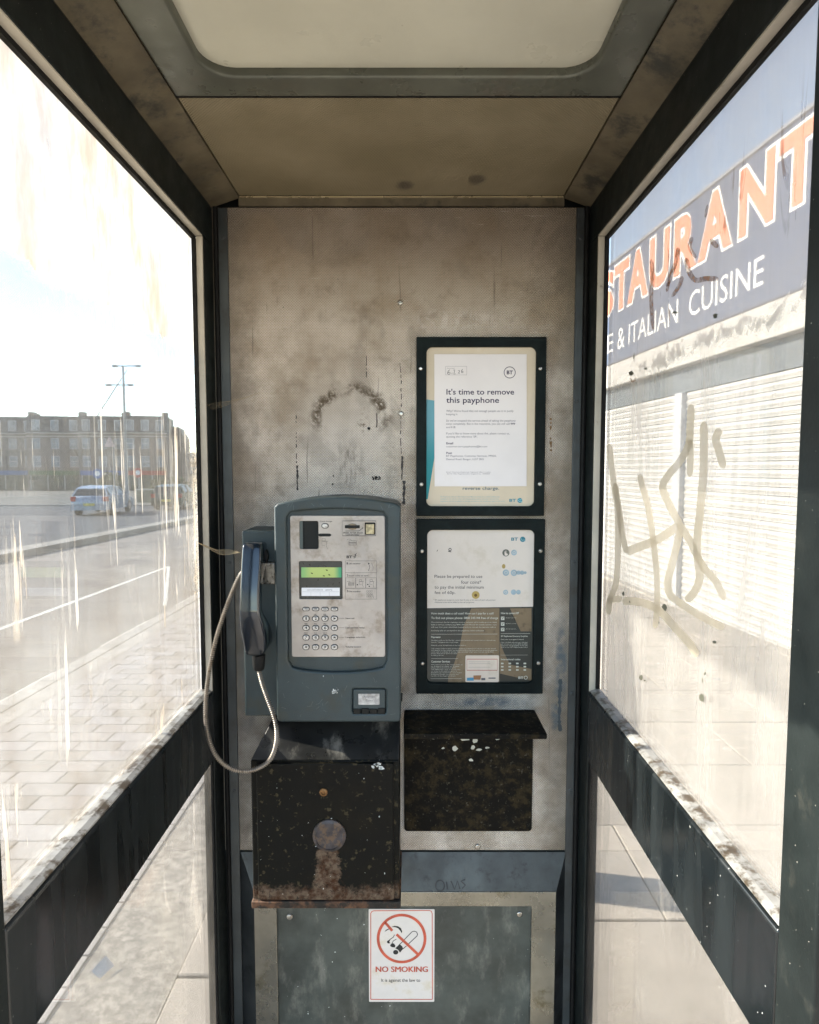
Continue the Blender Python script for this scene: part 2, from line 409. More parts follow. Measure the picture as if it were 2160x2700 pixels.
class Print:
    """Flat print: everything with one ink on one plane of one thing becomes one part."""
    def __init__(s, parent, name, mat, y, f=None, flip=False):
        s.p, s.n, s.m, s.y = parent, name, mat, y; s.mb = MB()
        s.f = (lambda a, b: P(*f(a, b), y)) if f else (lambda a, b: (a, b))
    def poly(s, pts):
        q = [s.f(*p) for p in pts]; a = sum(q[i][0] * q[(i + 1) % len(q)][1] - q[(i + 1) % len(q)][0] * q[i][1] for i in range(len(q)))
        idx = list(range(len(q)));  idx = idx if a > 0 else idx[::-1]
        s.mb.add([(x, s.y, z) for x, z in q], [tuple(idx)]); return s
    def line(s, pts, w, close=False):
        q = [Vector(s.f(*p)) for p in pts]; a0 = Vector(s.f(*pts[0])); b0 = Vector(s.f(pts[0][0] + 1, pts[0][1])); hw = w * (b0 - a0).length / 2
        if close: q.append(q[0])
        vs = []; n = len(q)
        for i in range(n):
            if close: d = (q[(i + 1) % (n - 1)] - q[(i - 1) % (n - 1)]) if i not in (0, n - 1) else (q[1] - q[n - 2])
            else: d = q[min(i + 1, n - 1)] - q[max(i - 1, 0)]
            d = d.normalized(); k = Vector((-d.y, d.x)) * hw
            vs += [(q[i].x - k.x, s.y, q[i].y - k.y), (q[i].x + k.x, s.y, q[i].y + k.y)]
        s.mb.add(vs, [(2 * i, 2 * i + 2, 2 * i + 3, 2 * i + 1) for i in range(n - 1)]); return s
    def rect(s, x0, y0, x1, y1, w):
        for a in (((x0, y0), (x1, y0)), ((x1, y0), (x1, y1)), ((x1, y1), (x0, y1)), ((x0, y1), (x0, y0))): s.line(a, w)
        return s
    def circle(s, cx, cy, r, w=None, n=28, ry=None):
        pts = [(cx + r * math.cos(2 * math.pi * i / n), cy + (ry or r) * math.sin(2 * math.pi * i / n)) for i in range(n)]
        return s.line(pts, w, True) if w else s.poly(pts)
    def text(s, t, x0, y0, x1, y1, bold=0.0, shear=0):
        vs, fs = text_mesh(t, bold)
        ax = min(v[0] for v in vs); bx = max(v[0] for v in vs); ay = min(v[1] for v in vs); by = max(v[1] for v in vs)
        lo = s.f(x0, y1); hi = s.f(x1, y0)
        out = []
        for v in vs:
            u = (v[0] - ax) / (bx - ax); q = (v[1] - ay) / (by - ay)
            out.append((lo[0] + (hi[0] - lo[0]) * u, s.y, lo[1] + (hi[1] - lo[1]) * q))
        s.mb.add(out, fs); return s
    def build(s, **kw):
        if 'letter' not in s.n and s.n not in ('headline', 'red_print'): kw.setdefault('kind', 'stuff')
        return put(s.n, s.mb.mesh(False), s.m, s.p, **kw)
def catmull(pts, n=6):
    q = [Vector(p) for p in pts]; out = []
    for i in range(len(q) - 1):
        a, b, c, d = q[max(i - 1, 0)], q[i], q[i + 1], q[min(i + 2, len(q) - 1)]
        for k in range(n):
            t = k / n; out.append(.5 * ((2 * b) + (c - a) * t + (2 * a - 5 * b + 4 * c - d) * t * t + (3 * b - a - 3 * c + d) * t ** 3))
    out.append(q[-1]); return out
def copy_tree(o, parent=None):
    c = o.copy(); C.objects.link(c)
    if parent: c.parent = parent
    for ch in list(o.children): copy_tree(ch, c)
    return c

# materials used all over
ink = M('black_print', (.012, .012, .013), .6, var=.05)
ink_soft = M('worn_grey_print', (.12, .12, .13), .6, var=.3)
screw_m = M('steel_screw', (.42, .40, .37), .3, 1, dirt=(.08, .06, .04), dscale=200)
dark_metal = M('dark_green_grey_metal', (.010, .013, .0125), .45, 0, var=.3, scale=6, dirt=(.05, .047, .038), dscale=11, dlo=.58, dhi=.78, spots=(.3, .28, .24), spec=.2)
strip_m = M('grey_trim_metal', (.040, .047, .049), .42, .1, var=.25, scale=9, dirt=(.03, .03, .028), dscale=14)
jamb_m = M('dirty_cream_metal', (.40, .37, .31), .45, 0, var=.14, scale=9, dirt=(.16, .13, .09), dscale=22, dlo=.6, dhi=.75)
sill_m = M('worn_bare_sill', (.30, .29, .27), .4, .2, var=.3, scale=16, dirt=(.075, .055, .035), dscale=30, dlo=.46, dhi=.6, bump=.5, bscale=90)
rubber = M('black_rubber', (.005, .005, .005), .7, var=.2, spec=.2)
steel_m = M('dulled_steel', (.26, .245, .205), .3, .75, var=.2, scale=7, dirt=(.16, .14, .09), dscale=12)
blue_steel = M('blue_grey_tray_steel', (.034, .038, .040), .4, .3, var=.35, scale=9, dirt=(.012, .012, .013), dscale=16)
inset_m = M('green_grey_lower_plate', (.050, .058, .052), .45, .1, var=.4, scale=9, dirt=(.19, .19, .165), dscale=16, dlo=.5, dhi=.78, stretch=(1, 1, .45), spots=(.62, .66, .64), sscale=120, sthr=.745)

# ------------------------------------------------------------------ ground, road and pavement
conc = M('pale_concrete', (.36, .325, .28), .85, var=.10, scale=3, dirt=(.24, .21, .18), dscale=9, dlo=.58, dhi=.75, bump=.4, bscale=120)  # the concrete's own pale tone with random stains
grout = M('joint_sand', (.25, .225, .195), .95, var=.2, scale=20)
paver_m = M('grey_block_paving', (.34, .315, .30), .85, var=.10, scale=2.2, dirt=(.26, .235, .21), dscale=8, dlo=.55, dhi=.75, bump=.5, bscale=200)
patch_m = M('rough_worn_tarmac', (.29, .265, .23), .95, var=.28, scale=30, dirt=(.18, .16, .14), dscale=45, dlo=.45, dhi=.62, bump=1.0, bscale=95)
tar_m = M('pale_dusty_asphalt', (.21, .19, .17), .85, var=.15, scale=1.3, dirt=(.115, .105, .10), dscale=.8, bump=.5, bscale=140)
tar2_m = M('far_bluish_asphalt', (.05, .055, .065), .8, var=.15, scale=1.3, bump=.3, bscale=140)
kerb_m = M('kerb_stone', (.36, .335, .305), .85, var=.15, scale=4, bump=.4)
white_m = M('worn_road_paint', (.66, .64, .58), .7, var=.1, scale=6, dirt=(.3, .28, .25), dscale=24, dlo=.55, dhi=.66)

def sheet(name, x0, x1, y0, y1, dz, mat, parent=None, ysteps=None, kind='structure', thick=.0):
    ys = [y for y in (ysteps or [y0, 1.0, 8, 30, 80, y1]) if y0 <= y <= y1]
    if ys[0] != y0: ys = [y0] + ys
    if ys[-1] != y1: ys.append(y1)
    vs = []; fs = []
    for y in ys: vs += [(x0, y, g(y) + dz), (x1, y, g(y) + dz)]
    for i in range(len(ys) - 1): fs.append((2 * i, 2 * i + 1, 2 * i + 3, 2 * i + 2))
    return put(name, mesh(vs, fs), mat, parent, kind=kind)
sheet('ground', -900, 900, -400, 1500, -.62, M('distant_ground', (.16, .155, .13), .9, scale=.05))
KX = -2.72                                            # near kerb line
MX = -7.75                                            # central reservation
road = sheet('road', MX, KX, -60, 200, -.13, tar_m)
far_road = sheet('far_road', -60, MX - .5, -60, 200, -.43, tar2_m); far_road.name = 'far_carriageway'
pav = box('pavement', KX + .16, 3.6, -60, 1.0, -.13, -.045, grout, kind='structure')
me = MB().add([(x, y, z) for y, dz in ((1.0, -.0455), (60, -.0455), (200, -.0455)) for (x, z) in ((KX + .16, g(y) + dz), (6, g(y) + dz))],
              [(0, 1, 3, 2), (2, 3, 5, 4)]).mesh(False)
put('pavement_bed', me, grout, pav)

def slab_mesh(w_, d_, h=.04, b=.004):
    m = MB(); x, y = w_ / 2, d_ / 2
    vs = [(-x, -y, -h), (x, -y, -h), (x, y, -h), (-x, y, -h), (-x, -y, -b), (x, -y, -b), (x, y, -b), (-x, y, -b), (-x + b, -y + b, 0), (x - b, -y + b, 0), (x - b, y - b, 0), (-x + b, y - b, 0)]
    fs = []
    for k in (0, 4):
        for i in range(4): fs.append((k + i, k + (i + 1) % 4, k + 4 + (i + 1) % 4, k + 4 + i))
    fs.append((8, 9, 10, 11)); m.add(vs, fs); return m.mesh(False)
def lay(name, me, mats, x, y, parent, tilt=.004):
    o = bpy.data.objects.new(name, me); C.objects.link(o)
    z = g(y) + random.uniform(-.0015, .0015)
    o.location = (x, y, z)
    sl_ = -.015 if y > 1 else 0
    o.rotation_euler = (math.atan(sl_) + random.uniform(-tilt, tilt), random.uniform(-tilt, tilt), 0); o.parent = parent
    return o
# block paving left of the kiosk
bw, bd = .245, .122
pmesh = []
for k in range(4):
    me = slab_mesh(bw - .0045, bd - .0045, .04, .003); f = (.93, 1.0, 1.07, .86)[k]
    me.materials.append(M('grey_block_paving_%s' % 'abcd'[k], tuple(c * f for c in ((.34, .315, .30), (.345, .315, .30), (.34, .32, .315), (.33, .30, .275))[k]), .85, var=.09, scale=3 + k, dirt=(.25, .225, .2), dscale=7, dlo=.55, dhi=.75, bump=.5, bscale=200)); pmesh.append(me)
cnt = 0; rest = MB(); y = .15; row = 0
x_l, x_r = KX + .30, -1.0
while y < 11:
    off = (row % 2) * bw / 2 + (row * .37 % 1) * .03
    x = x_r - bw / 2 + off
    while x + bw / 2 > x_l + .02:
        xx1 = min(x + bw / 2, x_r); xx0 = max(x - bw / 2, x_l)
        if xx1 - xx0 > .02:
            full = xx1 - xx0 > bw - .002
            if cnt < 296 and full and y < 6.5:
                lay('paving_block', random.choice(pmesh), None, x, y, pav); cnt += 1
            else:
                z = g(y) + random.uniform(-.001, .001); rest.box(xx0 + .0035, xx1 - .0035, y - bd / 2 + .0035, y + bd / 2 - .0035, z - .04, z)
        x -= bw
    y += bd; row += 1
put('paving_blocks', rest.mesh(False), paver_m, pav, kind='stuff')
sheet('block_paving_beyond', KX + .30, -1.0, 11.05, 200, -.004, paver_m, pav, kind='structure')
sheet('tarmac_strip', -1.0, -.70, -1.5, 60, -.006, patch_m, pav)
put('slabs_nearer', mesh([(KX + .30, -60, -.004), (3.6, -60, -.004), (3.6, -2.25, -.004), (KX + .30, -2.25, -.004)], [(0, 1, 2, 3)]), conc, pav)
# channel and kerb stones
ks = MB().prism([(KX, -.13), (KX + .14, -.13), (KX + .14, 0.0), (KX + .025, 0.0), (KX, -.02)], 'y', -.45, .45)
km = bpy.data.meshes.new('kerb'); 
def kerb_mesh(x0, x1, h, ln):
    m = MB().prism([(x0, -h), (x1, -h), (x1, 0), (x0 + .02, 0), (x0, -.02)], 'y', -ln / 2, ln / 2); me = m.mesh(); me.materials.append(kerb_m); return me
km = kerb_mesh(0, .145, .14, .905)
for i in range(24):
    yy = -1 + .912 * i
    o = bpy.data.objects.new('kerb_stone', km); C.objects.link(o); o.location = (KX, yy, g(yy) + .001); o.rotation_euler = (math.atan(-.015) if yy > 1 else 0, 0, 0); o.parent = pav
bm_ = MB().box(KX + .15, KX + .292, .1, 60, -.02, -.001)
put('edge_course', mesh([(KX + .152, .1, -.002), (KX + .293, .1, -.002), (KX + .293, 1, -.002), (KX + .152, 1, -.002), (KX + .152, 60, g(60) - .002), (KX + .293, 60, g(60) - .002)], [(0, 1, 2, 3), (3, 2, 5, 4)]), kerb_m, pav)
put('kerb_far', mesh([(KX, 20.5, g(20.5)), (KX + .145, 20.5, g(20.5)), (KX + .145, 200, g(200)), (KX, 200, g(200)), (KX, 20.5, g(20.5) - .13), (KX, 200, g(200) - .13)], [(0, 1, 2, 3), (4, 0, 3, 5)]), kerb_m, pav)
# big concrete slabs: under the kiosk and to the right
smesh = []
for k in range(3):
    me = slab_mesh(.905 - .006, .57 - .006, .04, .004)
    me.materials.append(M('pale_slab_%s' % 'abc'[k], tuple(c * (.96, 1.03, .99)[k] for c in (.35, .31, .265)), .85, var=.09, scale=3 + k, dirt=(.235, .20, .165), dscale=(9, 14, 11)[k], dlo=.6, dhi=.78, bump=.45, bscale=150, spots=(.52, .48, .42), sscale=38, sthr=.7)); smesh.append(me)
row = 0; y = .61 - .57 * 5 + .285
while y < 9.2:
    off = 0 if row % 2 else .45
    x = .865 - .905 * 2 + off + .4525
    while x < 4.5:
        if x - .45 > -.70: lay('paving_slab', random.choice(smesh), None, x, y, pav, .002)
        x += .905
    y += .57; row += 1
# narrower slabs between kiosk and tarmac strip
sm2 = slab_mesh(.30, .62, .04, .004); sm2.materials.append(smesh[0].materials[0])
for i in range(10): lay('paving_slab', sm2, None, -.545, -1.2 + .63 * i, pav, .002)
sheet('slabs_beyond', -.69, 6, 9.2, 200, -.005, conc, pav)
# central reservation
med = MB()
for (ya, yb) in ((-30, 1), (1, 30), (30, 110)):
    med.add([(MX, ya, g(ya) - .14), (MX, yb, g(yb) - .14), (MX, yb, g(yb) + .01), (MX, ya, g(ya) + .01), (MX - .5, ya, g(ya) + .01), (MX - .5, yb, g(yb) + .01), (MX - .5, yb, g(yb) - .5), (MX - .5, ya, g(ya) - .5)],
            [(0, 1, 2, 3), (3, 2, 5, 4), (4, 5, 6, 7)])
put('central_reservation', med.mesh(False), M('weathered_kerb', (.25, .235, .21), .85, var=.2, scale=3), kind='structure')
# road markings
mk = MB()
def strip(p0, p1, wd, dz=-.126):
    mk = MB()
    a, b = Vector(p0), Vector(p1); d = (b - a).normalized(); n_ = Vector((-d.y, d.x)) * wd / 2; k = 10
    for i in range(k):
        q0 = a + (b - a) * i / k; q1 = a + (b - a) * (i + 1) / k
        mk.add([(q0.x - n_.x, q0.y - n_.y, g(q0.y) + dz), (q1.x - n_.x, q1.y - n_.y, g(q1.y) + dz), (q1.x + n_.x, q1.y + n_.y, g(q1.y) + dz), (q0.x + n_.x, q0.y + n_.y, g(q0.y) + dz)], [(3, 2, 1, 0)])
    put('road_marking', mk.mesh(False), white_m, road)
strip((-4.34, -3), (-4.34, 9.9), .08); strip((-4.34, 9.9), (-3.06, 6.4), .05)
for i in range(7): strip((-2.88, -1.2 + i * 1.9), (-2.88, -.1 + i * 1.9), .13)

leaf_m = M('litter_paper', (.7, .68, .64), .8)
lit = put('litter_scrap', mesh([(-.95, .37, .02), (-.92, .36, .003), (-.90, .41, .004), (-.93, .42, .03)], [(0, 1, 2), (0, 2, 3)]), leaf_m); tag(lit, 'small scrap of white paper lying on the pavement below the left rail', 'litter')

# ------------------------------------------------------------------ the kiosk
kiosk = empty('phone_kiosk', (-.018, -.4, 0), 'grimy metal phone kiosk with glazed sides and open front seen from its doorway', 'phone kiosk')
XL, XR = -.43, .392
ZT, ZC, ZP = 2.003, 2.083, 2.105
RT, RB = 1.030, .878
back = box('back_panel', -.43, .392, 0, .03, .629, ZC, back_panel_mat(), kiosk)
box('outer_back_panel', -.462, .424, .032, .045, .05, 2.134, dark_metal, kiosk)
for sgn, xi in ((-1, XL), (1, XR)):
    xg = xi + sgn * .022; xo = xi + sgn * .026
    kp = dict(parent=kiosk)
    box('corner_post', xi, xo, -.0618, .031, .0, ZT - .0005, dark_metal, kiosk, .003)
    box('window_jamb', xi + sgn * .001, xi + sgn * .0148, -.066, -.0622, RT + .001, ZT - .003, jamb_m, kiosk, .001)
    box('window_gasket', xi + sgn * .015, xg + sgn * .0008, -.070, -.0625, RT + .008, ZT - .008, rubber, kiosk)
    box('window_reveal', xi + sgn * .0012, xi + sgn * .0155, -.776, -.0665, ZT - .0028, ZT - .0002, jamb_m, kiosk)
    gt = box('top_gasket', xi + sgn * .0158, xg + sgn * .0008, -.776, -.0705, ZT - .010, ZT - .0005, rubber, kiosk)
    box('header_rail', xi, xo, -.84, .031, ZT, ZC, dark_metal, kiosk, .002)
    box('header_cap', xi + sgn * .001, xo + sgn * .004, -.8445, .0315, ZC + .0005, ZP + .0295, dark_metal, kiosk)
    box('front_post', xi, xo, -.84, -.778, .0, ZT - .0005, dark_metal, kiosk, .003)
    mb = MB(); o_ = sgn
    rl = rails = mb.prism([(xi, RB), (xo, RB + .002), (xo, RT - .008), (xi + sgn * .004, RT - .0005), (xi, RT - .005)], 'y', -.7775, -.0622)
    ro = put('side_rail', mb.mesh(), rail_mat() if sgn < 0 else bpy.data.materials['dark_rail_paint'], kiosk); bev(ro, .002)
    sl2 = MB().prism([(xi + sgn * .0035, RT), (xg + sgn * .004, RT - .004), (xg + sgn * .004, RT + .006), (xi + sgn * .012, RT + .006), (xi + sgn * .0035, RT + .003)], 'y', -.7765, -.0625).mesh()
    put('window_sill', sl2, sill_m, kiosk)
    # panes
    def pane(name, xa, z0, z1, kind, inner):
        x0, x1 = sorted((xa, xa + sgn * .005))
        me = MB().box(x0, x1, -.777, -.0625, z0, z1).mesh(False)
        me.materials.append(glass_mat(name + '_clear', 'clear')); me.materials.append(glass_mat(name, kind))
        for p in me.polygons:
            if p.normal.x * sgn < -.5: p.material_index = 1
        o = put('glass_pane', me, None, kiosk); return o
    up = pane('grimy_glass_left' if sgn < 0 else 'grimy_veiled_glass_right', xg + sgn * .001, RT + .0, ZT - .001, 'left' if sgn < 0 else 'right', 0)
    if sgn > 0: right_pane = up
    else: left_pane = up
    pane('lower_glass_left' if sgn < 0 else 'lower_glass_right', xi + sgn * .008, .13, RB - .001, 'lower', 0)
    box('lower_gasket', xi + sgn * .004, xi + sgn * .014, -.068, -.0625, .13, RB - .003, rubber, kiosk)
    box('bottom_rail', xi, xo, -.7775, -.0622, .02, .129, dark_metal, kiosk, .002)
    # riveted trim strip where the side meets the back
    xs = (-.416, -.3955) if sgn < 0 else (.3625, .380)
    tr_ = box('trim_strip', xs[0], xs[1], -.005, -.0005, .0, ZC - .002, strip_m, kiosk, .001)
    for pz in ((500, 850, 1185, 1665) if sgn < 0 else (500, 844, 1183, 1460, 1665)):
        cx = (xs[0] + xs[1]) / 2; cz = P(468, pz, -.005)[1]
        ri = put('rivet', MB().lathe([(.0045, 0), (.0042, -.0012), (.0025, -.002), (.0022, -.0012)], (cx, -.005, cz), n=12).mesh(), strip_m, tr_)
    mb = MB().tube([(xs[0] - .006 if sgn < 0 else xs[1] + .006, -.003, .0), (xs[0] - .006 if sgn < 0 else xs[1] + .006, -.003, ZC)], .0055, 8)
    o = put('corner_seal', mb.mesh(), rubber, kiosk); smooth(o.data)
# screws on the back panel
def screw(parent, px, py, y, r=.0052, mat=None, name='screw'):
    x, z = P(px, py, y); o = put(name, MB().lathe([(r * 1.1, 0), (r, -.0018), (r * .75, -.0028), (r * .42, -.0028), (r * .38, -.0012)], (x, y, z), n=14).mesh(), mat or screw_m, parent); smooth(o.data, 50); return o
for p in ((843, 637), (845, 871)): screw(back, *p, -.0003, .0055)
screw(back, 1006, 1783, -.0003, .0065)
screw(back, 777, 902, -.0003, .003, rubber, 'bolt_hole')
# ceiling
cx0, cx1 = -.37, .335
cove_m = M('stained_cove', (.12, .10, .065), .42, .1, var=.3, scale=10, dirt=(.04, .038, .03), dscale=14, dlo=.48, dhi=.66)
for (xa, xb, nm) in ((XL, cx0, 'cove'), (XR, cx1, 'cove')):
    me = mesh([(xa, -.84, ZC), (xb, -.84, ZP - .002), (xb, 0, ZP - .002), (xa, 0, ZC), (xa, -.84, ZC + .012), (xb, -.84, ZP + .01), (xb, 0, ZP + .01), (xa, 0, ZC + .012)], [(0, 1, 2, 3), (7, 6, 5, 4), (1, 5, 6, 2), (0, 4, 5, 1), (3, 2, 6, 7), (4, 0, 3, 7)])
    bm = bmesh.new(); bm.from_mesh(me); bmesh.ops.recalc_face_normals(bm, faces=bm.faces); bm.to_mesh(me); bm.free()
    put('ceiling_cove', me, cove_m, kiosk)
box('ceiling_edge_trim', cx0, cx1, -.006, -.001, ZC + .002, ZP - .001, cove_m, kiosk)
box('ceiling_bead', cx0 + .002, cx1 - .002, -.010, -.0062, ZP - .004, ZP - .001, M('gold_highlight_bead', (.5, .42, .27), .3, .6), kiosk)  # pale gold colour stands in for the highlight along the ceiling edge
box('ceiling_panel', cx0 + .003, cx1 - .003, -.372, -.0105, ZP, ZP + .01, ceiling_mat(), kiosk)
box('roof_liner', -.485, .447, -.86, .048, ZP + .03, ZP + .05, rubber, kiosk)
rf = box('roof', -.51, .472, -.90, .07, ZP + .052, ZP + .17, M('grey_roof_shell', (.12, .125, .12), .5), kiosk, .02)
box('roof_fascia', -.485, .447, -.87, -.845, ZT, ZP + .05, dark_metal, kiosk)
lt = empty('ceiling_light', (-.018, -.6, ZP)); lt.parent = kiosk; lt.matrix_parent_inverse = world_m(kiosk).inverted()
LOCAL[lt] = False
fr_m = M('light_surround_metal', (.095, .10, .08), .32, .3, var=.2, scale=8, dirt=(.11, .10, .08), dscale=9)
plateH('light_surround', [rr(cx0 + .003, cx1 - .003, -.838, -.384, .004), rr(-.302, .271, -.740, -.434, .045, 8)], ZP - .006, ZP + .012, fr_m, lt, .004)
plateH('light_diffuser', [rr(-.31, .28, -.75, -.425, .045, 8)], ZP + .008, ZP + .014, M('milky_diffuser', (.52, .51, .42), .35, var=.06, scale=5), lt)
bx_ = MB().prism([(-.302, ZP - .006), (.271, ZP - .006), (.271, ZP + .01), (-.302, ZP + .01)], 'y', -.3795, -.3725)
put('light_gap_seal', MB().box(cx0 + .001, cx1 - .001, -.3838, -.3725, ZP - .001, ZP + .02).mesh(False), rubber, lt)

# lower moulded tray behind the coin box
tray = empty('lower_tray', (-.012, 0, .1)); tray.parent = kiosk; tray.matrix_parent_inverse = world_m(kiosk).inverted()
TZ0, TZ1 = .06, .548
ol = [(-.394, -.002, .06), (-.394, -.002, .625), (.365, -.002, .625), (.365, -.002, .06)]
fl = [(-.358, -.03, .06), (-.358, -.03, TZ1), (.337, -.03, TZ1), (.337, -.03, .06)]
o = put('tray_slope', mesh(ol + fl, [(0, 4, 5, 1), (1, 5, 6, 2), (2, 6, 7, 3)]), blue_steel, tray)
plate('tray_face', [[(-.3575, .06), (.3365, .06), (.3365, TZ1 - .0005), (-.3575, TZ1 - .0005)], rr(-.306, .281, .03 + .06, .513, .003)], -.0315, -.024, steel_m, tray, .0012)
box('tray_plate', -.306, .281, -.0235, -.015, .06, .513, inset_m, tray)
box('tray_back', -.43, .392, .0005, .0295, .06, .628, dark_metal, tray)
for p in ((763, 2412), (611, 2420 / 1.2522)): pass
for (a, b) in ((352, 1065), (1398, 1053)): screw(tray, *c8(a, b), -.0238, .0065)
# bits of graffiti scratched on the tray slope
pr = Print(tray, 'scratched_writing', M('scratched_ink', (.008, .008, .009), .6), -.0175, c8)
pr.circle(1035, 912, 20, 5, 14); pr.line([(1065, 898), (1068, 925)], 5); pr.line([(1085, 895), (1100, 925), (1115, 895), (1125, 925)], 5); pr.line([(1150, 890), (1130, 895), (1150, 910), (1135, 922)], 5)
o = pr.build()
for v_ in o.data.vertices: v_.co.y = -.002 - .028 * (.625 - v_.co.z) / .077 - .0007
box('floor_plate', XL, XR, -.84, .03, .001, .012, M('kiosk_floor_concrete', (.26, .24, .21), .85, var=.2), kiosk)

# drips and marks on the back panel
drip_m = M('dried_black_drip', (.016, .012, .010), .6)
def drip(px, py, ln, wd, y=-.0008, mat=drip_m, parent=back, wob=1.2, broken=.0):
    mb = MB(); k = max(4, int(ln / 4)); x = px; prev = None
    for i in range(k + 1):
        x += random.uniform(-wob, wob) * .5; yy = py + ln * i / k; ww = wd * random.uniform(.35, 1)
        a = P(x - ww / 2, yy, y); b = P(x + ww / 2, yy, y)
        if prev and random.random() > broken: mb.add([(prev[0][0], y, prev[0][1]), (prev[1][0], y, prev[1][1]), (b[0], y, b[1]), (a[0], y, a[1])], [(0, 3, 2, 1)])
        prev = (a, b)
    return put('drip_stain', mb.mesh(False), mat, parent, kind='stuff' if broken else None)
drip(626, 980, 52, 5); drip(847, 960, 50, 5, wob=1.6); drip(851, 1012, 50, 7); drip(624, 870, 105, 2.2, broken=.45); drip(702, 1000, 30, 4, broken=.3)
drip(843, 760, 195, 2.2, broken=.35); drip(793, 870, 30, 3, broken=.3); drip(770, 740, 55, 2, broken=.5)
drip(1180, 1430, 110, 9, wob=1.5, mat=M('dark_blue_drip', (.03, .045, .055), .5)); drip(1160, 880, 70, 6, mat=M('brown_drip', (.16, .09, .03), .6), broken=.3)
mb = MB()
for i in range(15):
    a = random.uniform(0, 6.3); rr0 = random.uniform(0, 9); q = P(793 + rr0 * math.cos(a), 1006 + .6 * rr0 * math.sin(a), -.0008)
    s_ = random.uniform(.0008, .0028); n_ = 7
    mb.add([(q[0] + s_ * math.cos(k * 6.283 / n_) * random.uniform(.6, 1.3), -.0008, q[1] + s_ * math.sin(k * 6.283 / n_)) for k in range(n_)], [tuple(range(n_))])
put('paint_splat', mb.mesh(False), drip_m, back, kind='stuff')

# ------------------------------------------------------------------ coin box under the phone
black_m = chipped_black_mat()
cb = empty('coin_box', (-.17, 0, .617), 'chipped black steel coin box with rusty foot and round lock below the payphone', 'coin box')
bx0, bx1, bz0, bz1, by = -.3245, -.021, .617, .924, -.17
box('box_body', bx0, bx1, by + .004, -.001, bz0, bz1, black_m, cb, .003)
plate('door', [rr(*[P(*c8(201, 366), by)[0], P(*c8(825, 366), by)[0]], P(*c8(201, 985), by)[1], P(*c8(201, 366), by)[1], .003)], by - .003, by + .0038, black_m, cb, .0015)
gapm = rubber
# hipped cover rising to the phone
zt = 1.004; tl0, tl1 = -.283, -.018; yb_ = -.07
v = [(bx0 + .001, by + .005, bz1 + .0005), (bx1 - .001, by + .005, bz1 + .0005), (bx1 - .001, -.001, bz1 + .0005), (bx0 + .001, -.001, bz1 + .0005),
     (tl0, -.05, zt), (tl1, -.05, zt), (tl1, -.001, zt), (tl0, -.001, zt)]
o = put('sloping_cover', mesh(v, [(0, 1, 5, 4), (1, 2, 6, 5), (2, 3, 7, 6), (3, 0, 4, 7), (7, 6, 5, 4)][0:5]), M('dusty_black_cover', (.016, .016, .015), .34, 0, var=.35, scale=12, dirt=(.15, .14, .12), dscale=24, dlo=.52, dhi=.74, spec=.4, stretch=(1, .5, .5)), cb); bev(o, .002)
lx, lz = P(*c8(533, 693), by - .003)
lk = put('lock_disc', MB().lathe([(.034, 0), (.034, -.004), (.028, -.0065), (.0275, -.005), (.0001, -.005)], (lx, by - .003, lz), n=32).mesh(), M('tarnished_lock_steel', (.035, .032, .036), .5, .4, var=.6, scale=40, dirt=(.09, .06, .04), dscale=60, dlo=.48, dhi=.62), cb); smooth(lk.data, 40)
x, z = P(*c8(506, 498), by - .003)
bo = put('brass_bolt', MB().lathe([(.0085, 0), (.008, -.002), (.0045, -.003), (.004, -.0005)], (x, by - .003, z), n=16).mesh(), M('rusty_brass', (.14, .075, .03), .4, .7, var=.3, scale=90), cb); smooth(bo.data, 40)
mb = MB()
for i in range(12):
    q = P(*c8(725 + random.uniform(0, 48), 368 + random.uniform(0, 26)), by - .0034); s_ = random.uniform(.0015, .0048)
    mb.add([(q[0] + s_ * math.cos(k * 6.283 / 8) * random.uniform(.4, 1.3), by - .0034, q[1] + s_ * .7 * math.sin(k * 6.283 / 8) * random.uniform(.4, 1.3)) for k in range(8)], [tuple(range(8))])
put('white_paint_fleck', mb.mesh(False), M('old_white_paint', (.6, .62, .6), .7), cb, kind='stuff')
# bottom lip
box('bottom_lip', bx0 - .001, bx1 + .003, by - .006, -.001, bz0 - .004, bz0 + .011, M('rusted_lip', (.085, .042, .022), .75, .3, var=.5, scale=40, dirt=(.012, .010, .008), dscale=30, dlo=.42, dhi=.55), cb, .002)

# ------------------------------------------------------------------ shelf and its rotten back board
sm = shelf_mat()
sh = empty('writing_shelf', (.13, 0, .96), 'black peeling writing shelf with rotten board under it, right of the coin box', 'shelf')
sz = E - .553
shx0, shx1 = -.012, .287
o = box('shelf_board', shx0, shx1, -.137, -.0045, sz - .013, sz, sm, sh, .003)
plate('back_board', [rr(shx0, .2835, E - .842, sz - .014, .008)], -.007, -.0006, sm, sh, .001)
flk = M('torn_sticker_paper', (.55, .54, .47), .8)
mb = MB()
for (cx, cy, ww, hh) in ((1150, 252, 26, 14), (1105, 300, 16, 18), (1050, 298, 8, 6), (1080, 250, 12, 10), (1005, 252, 14, 6), (1195, 262, 12, 16), (1215, 305, 16, 8), (1252, 296, 14, 6), (1300, 250, 18, 14), (1272, 245, 18, 5), (1175, 352, 14, 8), (1186, 295, 12, 10)):
    n_ = 9; pts = []
    for k in range(n_):
        a = 6.283 * k / n_; rr0 = random.uniform(.55, 1.1); pts.append(P(*c8(cx + ww * rr0 * math.cos(a), cy + hh * rr0 * math.sin(a)), -.0075))
    put('sticker_remnant', mesh([(p[0], -.0075, p[1]) for p in pts], [tuple(range(n_))]), flk, sh)

